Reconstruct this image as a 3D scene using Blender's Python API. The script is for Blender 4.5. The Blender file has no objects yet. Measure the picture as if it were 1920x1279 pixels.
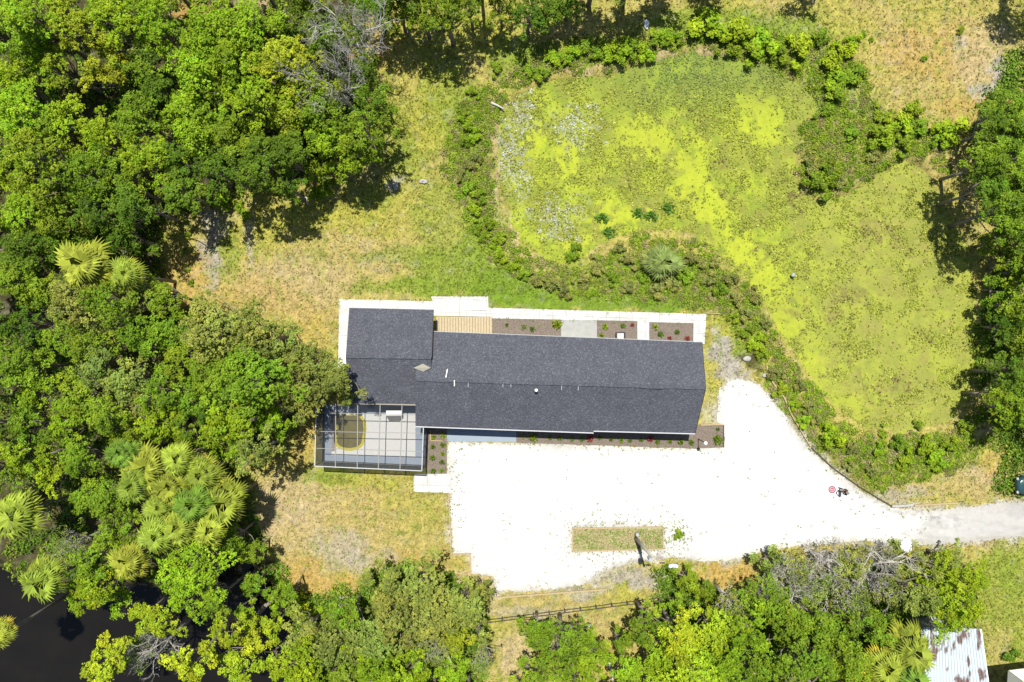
import bpy, math, random
import numpy as np
from mathutils import Vector, Matrix
sc = bpy.context.scene
# ---------------------------------------------------------------- camera, sky, sun, exposure
H = 64.0; S = 0.05
cd = bpy.data.cameras.new('camera'); cam = bpy.data.objects.new('camera', cd)
sc.collection.objects.link(cam); sc.camera = cam
cam.location = (0, 0, H); cd.lens = 24; cd.sensor_width = 36; cd.clip_end = 3000; cd.clip_start = 0.5
SUN_EL = 70.0; SUN_AZ = -5.0     # sun stands to the north (image top), slightly west
w = bpy.data.worlds.new('World'); sc.world = w; w.use_nodes = True
nt = w.node_tree; bg = nt.nodes['Background']
sk = nt.nodes.new('ShaderNodeTexSky'); sk.sky_type = 'NISHITA'; sk.sun_disc = False
sk.sun_elevation = math.radians(SUN_EL); sk.sun_rotation = math.radians(SUN_AZ)
nt.links.new(sk.outputs[0], bg.inputs[0]); bg.inputs[1].default_value = 0.075
sl = bpy.data.lights.new('sun', 'SUN'); sl.energy = 5.0; sl.angle = math.radians(0.5); sl.color = (1, 0.96, 0.88)
so = bpy.data.objects.new('sun', sl); sc.collection.objects.link(so)
el, az = math.radians(SUN_EL), math.radians(SUN_AZ)
sd = Vector((math.sin(az)*math.cos(el), math.cos(az)*math.cos(el), math.sin(el)))
so.rotation_euler = (-sd).to_track_quat('-Z', 'Y').to_euler(); so.location = (0, 20, 60)
sc.view_settings.view_transform = 'Standard'; sc.view_settings.look = 'None'
sc.view_settings.gamma = 1; sc.view_settings.use_curve_mapping = False
sc.view_settings.exposure = 0.60
sc.cycles.max_bounces = 6; sc.cycles.diffuse_bounces = 3; sc.cycles.transparent_max_bounces = 12

rng = np.random.default_rng(7); random.seed(7)
C = sc.collection.objects
def W(px, py, z=0.0):            # the point at height z seen at photograph pixel (px, py)
    k = (H - z)/H*S
    return ((px-960)*k, (639.5-py)*k, z)

# ---------------------------------------------------------------- noise
def hsh(ix, iy, s):
    v = np.sin(ix*127.1 + iy*311.7 + s*74.7)*43758.5453
    return v - np.floor(v)
def vn(x, y, s=0):
    ix, iy = np.floor(x), np.floor(y); fx, fy = x-ix, y-iy
    fx = fx*fx*(3-2*fx); fy = fy*fy*(3-2*fy)
    a, b, c, d = hsh(ix, iy, s), hsh(ix+1, iy, s), hsh(ix, iy+1, s), hsh(ix+1, iy+1, s)
    return a+(b-a)*fx+(c-a)*fy+(a-b-c+d)*fx*fy
def fbm(x, y, s=0, o=4):
    r = 0; a = 0.5; t = 0
    for i in range(o):
        r = r+a*vn(x*2**i, y*2**i, s+i*13); t += a; a *= 0.55
    return r/t
def poly_sd(px, py, P):          # signed distance, positive inside, in photograph pixels
    P = np.asarray(P, float); n = len(P)
    d = np.full(px.shape, 1e9); ins = np.zeros(px.shape, bool)
    for i in range(n):
        ax, ay = P[i]; bx, by = P[(i+1) % n]
        ex, ey = bx-ax, by-ay; wx, wy = px-ax, py-ay
        t = np.clip((wx*ex+wy*ey)/(ex*ex+ey*ey+1e-9), 0, 1)
        d = np.minimum(d, (wx-ex*t)**2+(wy-ey*t)**2)
        c = ((ay > py) != (by > py))
        xi = ax+(py-ay)/((by-ay) if by != ay else 1e-9)*(bx-ax)
        ins ^= (c & (px < xi))
    d = np.sqrt(d)
    return np.where(ins, d, -d)
def sm(a, b, x):
    t = np.clip((x-a)/(b-a), 0, 1); return t*t*(3-2*t)

# ---------------------------------------------------------------- materials
def newmat(name):
    m = bpy.data.materials.new(name); m.use_nodes = True
    t = m.node_tree; return m, t, t.nodes['Principled BSDF']
def N(t, typ, **k):
    n = t.nodes.new(typ)
    for a, b in k.items(): setattr(n, a, b)
    return n
def plain(name, col, rough=0.8, var=0.12, scale=6.0, metal=0.0, spec=0.3, bump=0.0):
    m, t, p = newmat(name)
    tc = N(t, 'ShaderNodeTexCoord'); no = N(t, 'ShaderNodeTexNoise'); no.inputs['Scale'].default_value = scale
    no.inputs['Detail'].default_value = 5
    t.links.new(tc.outputs['Object'], no.inputs['Vector'])
    mr = N(t, 'ShaderNodeMapRange'); mr.inputs[3].default_value = 1-var*1.6; mr.inputs[4].default_value = 1+var*1.6
    t.links.new(no.outputs[0], mr.inputs[0])
    mx = N(t, 'ShaderNodeMix', data_type='RGBA', blend_type='MULTIPLY'); mx.inputs[0].default_value = 1
    mx.inputs[6].default_value = (*col, 1); t.links.new(mr.outputs[0], mx.inputs[7])
    t.links.new(mx.outputs[2], p.inputs['Base Color'])
    p.inputs['Roughness'].default_value = rough; p.inputs['Metallic'].default_value = metal
    p.inputs['Specular IOR Level'].default_value = spec
    if bump:
        b = N(t, 'ShaderNodeBump'); b.inputs['Strength'].default_value = bump; b.inputs['Distance'].default_value = 0.03
        t.links.new(no.outputs[0], b.inputs['Height']); t.links.new(b.outputs[0], p.inputs['Normal'])
    return m
def attrmat(name, fine=0.35, s1=9.0, s2=2.0, bump=0.5, rough=0.95):
    m, t, p = newmat(name)
    at = N(t, 'ShaderNodeAttribute'); at.attribute_name = 'tone'
    tc = N(t, 'ShaderNodeTexCoord')
    cur = at.outputs['Color']
    for s, amt in ((s1, fine), (s2, fine*0.6), (s1*3.1, fine*0.8)):
        no = N(t, 'ShaderNodeTexNoise'); no.inputs['Scale'].default_value = s; no.inputs['Detail'].default_value = 3
        t.links.new(tc.outputs['Object'], no.inputs['Vector'])
        mr = N(t, 'ShaderNodeMapRange'); mr.inputs[1].default_value = .25; mr.inputs[2].default_value = .75
        mr.inputs[3].default_value = 1-amt; mr.inputs[4].default_value = 1+amt
        t.links.new(no.outputs[0], mr.inputs[0])
        mx = N(t, 'ShaderNodeMix', data_type='RGBA', blend_type='MULTIPLY'); mx.inputs[0].default_value = 1
        t.links.new(cur, mx.inputs[6]); t.links.new(mr.outputs[0], mx.inputs[7]); cur = mx.outputs[2]
    t.links.new(cur, p.inputs['Base Color']); p.inputs['Roughness'].default_value = rough
    p.inputs['Specular IOR Level'].default_value = 0.1
    if bump:
        b = N(t, 'ShaderNodeBump'); b.inputs['Strength'].default_value = bump; b.inputs['Distance'].default_value = 0.05
        t.links.new(no.outputs[0], b.inputs['Height']); t.links.new(b.outputs[0], p.inputs['Normal'])
    return m
def leafmat(name, trans=0.3):
    m, t, p = newmat(name); out = t.nodes['Material Output']
    at = N(t, 'ShaderNodeAttribute'); at.attribute_name = 'tone'
    oi = N(t, 'ShaderNodeObjectInfo')
    mx = N(t, 'ShaderNodeMix', data_type='RGBA', blend_type='MULTIPLY'); mx.inputs[0].default_value = 1
    t.links.new(at.outputs['Color'], mx.inputs[6]); t.links.new(oi.outputs['Color'], mx.inputs[7])
    t.links.new(mx.outputs[2], p.inputs['Base Color']); p.inputs['Roughness'].default_value = 0.6
    p.inputs['Specular IOR Level'].default_value = 0.12
    tr = N(t, 'ShaderNodeBsdfTranslucent')
    hs = N(t, 'ShaderNodeMix', data_type='RGBA', blend_type='MULTIPLY'); hs.inputs[0].default_value = 1
    hs.inputs[7].default_value = (1.15, 1.2, 0.5, 1); t.links.new(mx.outputs[2], hs.inputs[6])
    t.links.new(hs.outputs[2], tr.inputs[0])
    ms = N(t, 'ShaderNodeMixShader'); ms.inputs[0].default_value = trans
    t.links.new(p.outputs[0], ms.inputs[1]); t.links.new(tr.outputs[0], ms.inputs[2])
    t.links.new(ms.outputs[0], out.inputs[0])
    return m

M = {}
M['ground'] = attrmat('soil_and_turf', 0.32, 7.0, 1.6, 0.7)
M['sand'] = attrmat('white_shell_sand', 0.05, 9.0, 2.0, 0.35)
M['duckweed'] = attrmat('duckweed_mat', 0.16, 14.0, 2.5, 0.3)
M['leaf'] = leafmat('leaf_green', 0.3)
M['frond'] = leafmat('palm_leaf', 0.2)
M['blade'] = leafmat('grass_blade', 0.25)
M['pad'] = leafmat('pond_leaf', 0.12)
M['bark'] = plain('grey_bark', (0.20, 0.17, 0.14), 0.9, 0.3, 9, bump=0.5)
M['deadwood'] = plain('bleached_wood', (0.42, 0.39, 0.36), 0.9, 0.25, 12)
M['concrete'] = plain('pale_concrete', (0.50, 0.495, 0.47), 0.85, 0.05, 3.5)
M['greyconc'] = plain('grey_concrete', (0.29, 0.29, 0.27), 0.85, 0.13, 2.2)
M['blueconc'] = plain('bluish_concrete', (0.21, 0.255, 0.30), 0.7, 0.05, 2)
M['mulch'] = plain('mulch_mat', (0.150, 0.122, 0.098), 1.0, 0.62, 13, bump=1.0)
M['wood'] = plain('pine_boards', (0.36, 0.295, 0.185), 0.8, 0.16, 5)
M['timber'] = plain('weathered_timber', (0.34, 0.26, 0.15), 0.85, 0.2, 8)
M['darkwood'] = plain('dark_stained_wood', (0.07, 0.055, 0.04), 0.9, 0.3, 8)
M['wall'] = plain('painted_wall', (0.42, 0.45, 0.48), 0.8, 0.05, 2)
M['white'] = plain('white_paint', (0.80, 0.80, 0.80), 0.5, 0.04, 4)
M['glass'] = plain('dark_glass', (0.03, 0.04, 0.05), 0.08, 0.02, 2, spec=0.6)
M['black'] = plain('black_metal', (0.015, 0.015, 0.017), 0.5, 0.1, 6)
M['alu'] = plain('bronze_frame', (0.22, 0.215, 0.205), 0.45, 0.08, 5, metal=0.0)
M['alud'] = plain('pale_top_rail', (0.40, 0.41, 0.42), 0.4, 0.05, 5)
M['cagedeck'] = plain('pool_deck_paint', (0.50, 0.50, 0.48), 0.8, 0.05, 3)
M['cageblue'] = plain('blue_grey_deck', (0.22, 0.26, 0.315), 0.7, 0.06, 3)
M['flash'] = plain('tan_metal_flashing', (0.23, 0.22, 0.175), 0.6, 0.06, 3)
M['yellow'] = plain('algae_yellow', (0.40, 0.35, 0.03), 0.6, 0.25, 6)
M['poolwater'] = plain('stained_pool_water', (0.13, 0.115, 0.045), 0.15, 0.25, 1.6, spec=0.5)
M['brownstone'] = plain('brown_coping', (0.24, 0.20, 0.17), 0.8, 0.12, 6)
M['water'] = plain('dark_creek_water', (0.009, 0.008, 0.0065), 0.06, 0.2, 0.4, spec=0.25, bump=0.05)
M['pondwater'] = plain('pond_water_mat', (0.03, 0.03, 0.012), 0.1, 0.2, 0.4, spec=0.5)
M['carpaint'] = plain('dark_teal_paint', (0.02, 0.06, 0.065), 0.22, 0.05, 2, spec=0.7)
M['rubber'] = plain('rubber', (0.02, 0.02, 0.02), 0.8, 0.1, 9)
M['galv'] = plain('galvanised_grey', (0.30, 0.31, 0.31), 0.5, 0.1, 5)
M['poleW'] = plain('pole_wood', (0.40, 0.37, 0.30), 0.85, 0.2, 9)
M['skin'] = plain('skin', (0.50, 0.31, 0.22), 0.6, 0.04, 9)
M['cloth'] = plain('charcoal_cloth', (0.025, 0.03, 0.035), 0.9, 0.15, 30)
M['denim'] = plain('dark_denim', (0.03, 0.045, 0.07), 0.9, 0.15, 30)
M['hair'] = plain('dark_hair', (0.02, 0.015, 0.012), 0.8, 0.2, 40)
M['red'] = plain('red_fabric', (0.25, 0.04, 0.06), 0.7, 0.06, 8)
M['pink'] = plain('faded_pink_fabric', (0.42, 0.25, 0.28), 0.7, 0.05, 8)
M['cream'] = plain('cream_roofing', (0.62, 0.58, 0.44), 0.7, 0.08, 3)
M['greyroof'] = plain('grey_green_siding', (0.16, 0.17, 0.14), 0.8, 0.1, 3)  # one even grey-green for walls, lower roof and cap
M['stone'] = plain('pale_stone', (0.33, 0.32, 0.30), 0.9, 0.2, 5, bump=0.6)
M['tarp'] = plain('white_blue_tarp', (0.55, 0.63, 0.75), 0.5, 0.2, 2)
def jointed():
    m, t, p = newmat('jointed_concrete'); tc = N(t, 'ShaderNodeTexCoord')
    br = N(t, 'ShaderNodeTexBrick'); br.offset = 0; br.inputs['Scale'].default_value = 1; br.inputs['Brick Width'].default_value = 1.25; br.inputs['Row Height'].default_value = 1.25
    br.inputs['Mortar Size'].default_value = .02; br.inputs['Color1'].default_value = (.50, .495, .47, 1); br.inputs['Color2'].default_value = (.475, .47, .45, 1); br.inputs['Mortar'].default_value = (.30, .29, .26, 1)
    mp = N(t, 'ShaderNodeMapping'); mp.inputs['Rotation'].default_value = (0, 0, .032); t.links.new(tc.outputs['Object'], mp.inputs[0]); t.links.new(mp.outputs[0], br.inputs['Vector'])
    no = N(t, 'ShaderNodeTexNoise'); no.inputs['Scale'].default_value = 1.1; no.inputs['Detail'].default_value = 7; no.inputs['Roughness'].default_value = .65; t.links.new(tc.outputs['Object'], no.inputs['Vector'])
    mr = N(t, 'ShaderNodeMapRange'); mr.inputs[1].default_value = .35; mr.inputs[2].default_value = .62; mr.inputs[3].default_value = .74; mr.inputs[4].default_value = 1.03; t.links.new(no.outputs[0], mr.inputs[0])
    mx = N(t, 'ShaderNodeMix', data_type='RGBA', blend_type='MULTIPLY'); mx.inputs[0].default_value = 1
    t.links.new(br.outputs[0], mx.inputs[6]); t.links.new(mr.outputs[0], mx.inputs[7]); t.links.new(mx.outputs[2], p.inputs['Base Color']); p.inputs['Roughness'].default_value = .85
    return m
M['concrete'] = jointed()
def shingle():
    m, t, p = newmat('slate_shingles'); tc = N(t, 'ShaderNodeTexCoord')
    vo = N(t, 'ShaderNodeTexVoronoi'); vo.inputs['Scale'].default_value = 11
    mp = N(t, 'ShaderNodeMapping'); mp.inputs['Scale'].default_value = (1.2, 1.5, 1); mp.inputs['Rotation'].default_value = (0, 0, 0.03)
    t.links.new(tc.outputs['Object'], mp.inputs[0]); t.links.new(mp.outputs[0], vo.inputs['Vector'])
    sp = N(t, 'ShaderNodeSeparateColor'); t.links.new(vo.outputs['Color'], sp.inputs[0])
    r = N(t, 'ShaderNodeValToRGB'); e = r.color_ramp.elements
    e[0].position = 0; e[0].color = (.040, .043, .055, 1); e[1].position = 1; e[1].color = (.12, .124, .145, 1)
    for q, c in ((.45, (.060, .063, .077, 1)), (.78, (.068, .071, .086, 1)), (.92, (.095, .099, .117, 1))):
        x = e.new(q); x.color = c
    t.links.new(sp.outputs[0], r.inputs[0])
    no = N(t, 'ShaderNodeTexNoise'); no.inputs['Scale'].default_value = 0.7; no.inputs['Detail'].default_value = 6
    t.links.new(tc.outputs['Object'], no.inputs['Vector'])
    mr = N(t, 'ShaderNodeMapRange'); mr.inputs[3].default_value = .8; mr.inputs[4].default_value = 1.2
    t.links.new(no.outputs[0], mr.inputs[0])
    wv = N(t, 'ShaderNodeTexWave'); wv.bands_direction = 'Y'; wv.inputs['Scale'].default_value = 2.1; wv.inputs['Distortion'].default_value = .6
    t.links.new(mp.outputs[0], wv.inputs['Vector'])
    m2 = N(t, 'ShaderNodeMapRange'); m2.inputs[3].default_value = .93; m2.inputs[4].default_value = 1.06
    t.links.new(wv.outputs[1], m2.inputs[0])
    cur = r.outputs[0]
    for q in (mr, m2):
        mx = N(t, 'ShaderNodeMix', data_type='RGBA', blend_type='MULTIPLY'); mx.inputs[0].default_value = 1
        t.links.new(cur, mx.inputs[6]); t.links.new(q.outputs[0], mx.inputs[7]); cur = mx.outputs[2]
    t.links.new(cur, p.inputs['Base Color']); p.inputs['Roughness'].default_value = .85; p.inputs['Specular IOR Level'].default_value = .25
    return m
M['shingle'] = shingle()
def screenmat(op=0.22):
    m, t, p = newmat('insect_screen'); out = t.nodes['Material Output']
    tr = N(t, 'ShaderNodeBsdfTransparent'); ms = N(t, 'ShaderNodeMixShader'); ms.inputs[0].default_value = op
    p.inputs['Base Color'].default_value = (.05, .055, .06, 1); p.inputs['Roughness'].default_value = .9
    t.links.new(tr.outputs[0], ms.inputs[1]); t.links.new(p.outputs[0], ms.inputs[2]); t.links.new(ms.outputs[0], out.inputs[0])
    return m
M['screen'] = screenmat(); M['screenwall'] = screenmat(0.78)
def rustmat():
    m, t, p = newmat('rusty_white_metal'); tc = N(t, 'ShaderNodeTexCoord')
    mp = N(t, 'ShaderNodeMapping'); mp.inputs['Scale'].default_value = (1.5, .55, 1); t.links.new(tc.outputs['Object'], mp.inputs[0])
    a = N(t, 'ShaderNodeTexNoise'); a.inputs['Scale'].default_value = .9; a.inputs['Detail'].default_value = 8; t.links.new(mp.outputs[0], a.inputs['Vector'])
    r = N(t, 'ShaderNodeValToRGB'); e = r.color_ramp.elements
    e[0].position = .54; e[0].color = (.40, .46, .48, 1); e[1].position = .60; e[1].color = (.13, .085, .075, 1)
    t.links.new(a.outputs[0], r.inputs[0]); t.links.new(r.outputs[0], p.inputs['Base Color']); p.inputs['Roughness'].default_value = .5
    return m
M['rust'] = rustmat()

# ---------------------------------------------------------------- object helpers
def wloc(o):
    v = Vector((0, 0, 0))
    while o is not None: v += Vector(o.location); o = o.parent
    return v
def mesh_raw(name, V, F, tone=None, mat=None, smooth=False):
    V = np.asarray(V, np.float32); me = bpy.data.meshes.new(name)
    if isinstance(F, np.ndarray):
        nf, k = F.shape
        me.vertices.add(len(V)); me.vertices.foreach_set('co', V.ravel())
        me.loops.add(nf*k); me.loops.foreach_set('vertex_index', F.astype(np.int32).ravel())
        me.polygons.add(nf); me.polygons.foreach_set('loop_start', np.arange(0, nf*k, k, dtype=np.int32))
        me.polygons.foreach_set('loop_total', np.full(nf, k, np.int32))
        me.update(calc_edges=True)
    else:
        me.from_pydata(V.tolist(), [], F); me.update()
    if tone is not None:
        a = me.color_attributes.new('tone', 'FLOAT_COLOR', 'POINT')
        c = np.ones((len(V), 4), np.float32); c[:, :3] = tone
        a.data.foreach_set('color', c.ravel())
    if smooth: me.polygons.foreach_set('use_smooth', np.ones(len(me.polygons), bool))
    if mat is not None: me.materials.append(mat)
    return me
def link(name, me, parent=None, loc=(0, 0, 0)):
    o = bpy.data.objects.new(name, me); C.link(o); o.location = loc
    if parent is not None: o.parent = parent
    return o
def tag(o, label=None, cat=None, group=None, kind=None):
    if label: o['label'] = label
    if cat: o['category'] = cat
    if group: o['group'] = group
    if kind: o['kind'] = kind
    return o
def thing(name, loc, label, cat, group=None):
    return tag(link(name, None, None, loc), label, cat, group)
class MB:
    def __init__(s): s.v = []; s.f = []
    def add(s, V, F):
        n = len(s.v); s.v += [tuple(x) for x in V]; s.f += [tuple(i+n for i in f) for f in F]; return s
    def box(s, cx, cy, cz, sx, sy, sz, rot=0.0, taper=1.0):
        c, q = math.cos(rot), math.sin(rot); V = []
        for z, k in ((-1, 1), (1, taper)):
            for x, y in ((-1, -1), (1, -1), (1, 1), (-1, 1)):
                X, Y = x*sx/2*k, y*sy/2*k
                V.append((cx+X*c-Y*q, cy+X*q+Y*c, cz+z*sz/2))
        return s.add(V, [(3, 2, 1, 0), (4, 5, 6, 7), (0, 1, 5, 4), (1, 2, 6, 5), (2, 3, 7, 6), (3, 0, 4, 7)])
    def slab(s, P, th):              # polygon of 3D points extruded downwards
        n = len(P); V = list(P)+[(p[0], p[1], p[2]-th) for p in P]
        return s.add(V, [tuple(range(n)), tuple(range(2*n-1, n-1, -1))]+[(i, i+n, (i+1) % n+n, (i+1) % n) for i in range(n)])
    def bar(s, a, b, wd, hh=None):   # rectangular bar from a to b
        hh = hh or wd; a, b = Vector(a), Vector(b); d = (b-a).normalized()
        u = d.cross(Vector((0, 0, 1)));
        if u.length < 1e-3: u = Vector((1, 0, 0))
        u.normalize(); v = u.cross(d).normalized(); V = []
        for p in (a, b):
            for i, j in ((-1, -1), (1, -1), (1, 1), (-1, 1)): V.append(p+u*i*wd/2+v*j*hh/2)
        return s.add(V, [(3, 2, 1, 0), (4, 5, 6, 7), (0, 1, 5, 4), (1, 2, 6, 5), (2, 3, 7, 6), (3, 0, 4, 7)])
    def tube(s, pts, rad, n=8, cap=True):
        base = len(s.v); k = len(pts); V = []
        for i, p in enumerate(pts):
            p = Vector(p); a = Vector(pts[max(i-1, 0)]); b = Vector(pts[min(i+1, k-1)])
            d = (b-a).normalized(); u = d.cross(Vector((0.3, 0.9, 0.2))).normalized(); v = d.cross(u)
            r = rad[i] if hasattr(rad, '__len__') else rad
            for j in range(n):
                t = 2*math.pi*j/n; V.append(p+u*math.cos(t)*r+v*math.sin(t)*r)
        F = [(i*n+j, i*n+(j+1) % n, (i+1)*n+(j+1) % n, (i+1)*n+j) for i in range(k-1) for j in range(n)]
        if cap: F += [tuple(range(n-1, -1, -1)), tuple(range((k-1)*n, k*n))]
        return s.add(V, F)
    def ball(s, c, r, n=10, m=7, sq=(1, 1, 1)):
        V = []; F = []
        for i in range(m+1):
            ph = math.pi*i/m
            for j in range(n):
                t = 2*math.pi*j/n
                V.append((c[0]+r*sq[0]*math.sin(ph)*math.cos(t), c[1]+r*sq[1]*math.sin(ph)*math.sin(t), c[2]+r*sq[2]*math.cos(ph)))
        for i in range(m):
            for j in range(n): F.append((i*n+j, (i+1)*n+j, (i+1)*n+(j+1) % n, i*n+(j+1) % n))
        return s.add(V, F)
    def build(s, name, mat, parent=None, smooth=False, bevel=0):
        V = np.array(s.v, np.float32)
        if parent is not None: V = V-np.array(wloc(parent), np.float32)
        me = mesh_raw(name, V, s.f, None, M[mat] if isinstance(mat, str) else mat, smooth)
        o = link(name, me, parent)
        if bevel:
            b = o.modifiers.new('bevel', 'BEVEL'); b.width = bevel; b.segments = 2; b.limit_method = 'ANGLE'
        return o

# ================================================================= GROUND
POND = [(925, 265), (928, 215), (958, 178), (1000, 152), (1060, 136), (1130, 132), (1190, 119), (1240, 100), (1300, 90), (1360, 98), (1430, 110), (1490, 138), (1530, 172), (1542, 200), (1508, 245), (1502, 330), (1530, 372), (1590, 356), (1650, 318), (1700, 292), (1745, 315), (1790, 400), (1832, 470), (1840, 560), (1842, 690), (1822, 755), (1780, 800), (1700, 820), (1620, 806), (1570, 776), (1530, 735), (1480, 665), (1440, 595), (1405, 535), (1340, 480), (1290, 440), (1210, 435), (1130, 462), (1085, 500), (1025, 500), (980, 462), (948, 415), (932, 350)]
CREEK = [(-500, 1050), (0, 1062), (60, 1112), (110, 1105), (240, 1092), (300, 1100), (400, 1052), (460, 1050), (505, 1095), (548, 1150), (555, 1215), (545, 1290), (520, 1600), (-500, 1600)]
FOREST = [(-900, -900), (640, -900), (680, 100), (690, 285), (560, 335), (390, 362), (300, 415), (285, 520), (330, 585), (470, 650), (540, 720), (545, 790), (480, 850), (440, 870), (465, 930), (470, 1000), (570, 1130), (620, 1600), (-900, 1600)]
DRIVE = [(838, 829), (968, 830), (1303, 841), (1356, 839), (1356, 797), (1345, 795), (1346, 735), (1368, 712), (1400, 712), (1425, 722), (1452, 755), (1478, 790), (1512, 835), (1556, 878), (1604, 914), (1645, 938), (1672, 951), (1740, 957), (1800, 952), (1870, 943), (1960, 938), (2300, 925), (2300, 1010), (1960, 1004), (1850, 1012), (1760, 1022), (1700, 1020), (1600, 1014), (1500, 1024), (1430, 1034), (1370, 1050), (1320, 1052), (1280, 1046), (1240, 1048), (1190, 1052), (1140, 1068), (1105, 1092), (1060, 1102), (1000, 1108), (930, 1108), (926, 1080), (884, 1076), (881, 1040), (850, 1040), (846, 985), (842, 925), (840, 900)]
def gz(px, py):
    n = fbm(px/40, py/40, 3, 3)-.5
    z = n*0.10
    p = poly_sd(px, py, POND)+(fbm(px/14, py/14, 5, 3)-.5)*16
    c = poly_sd(px, py, CREEK)+(fbm(px/18, py/18, 6, 3)-.5)*14
    house = sm(-30, 10, poly_sd(px, py, [(580, 550), (1330, 570), (1370, 850), (1360, 850), (840, 1120), (760, 930), (580, 900)]))
    dr = sm(-30, 5, poly_sd(px, py, DRIVE))
    z = z*(1-np.maximum(house, dr))
    z = np.minimum(z, 0.03)-0.03
    z = z-0.75*sm(-8, 30, p)-1.5*sm(-14, 26, c)
    return z, p, c
DRY = (.300, .240, .088); YEL = (.265, .255, .042); GRN = (.135, .200, .020); LUSH = (.105, .180, .014)
ORG = (.335, .215, .065); GRY = (.275, .25, .215); PINK = (.335, .262, .140); SANDY = (.36, .34, .26); LIT = (.050, .044, .020); OLV = (.145, .140, .042)
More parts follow.
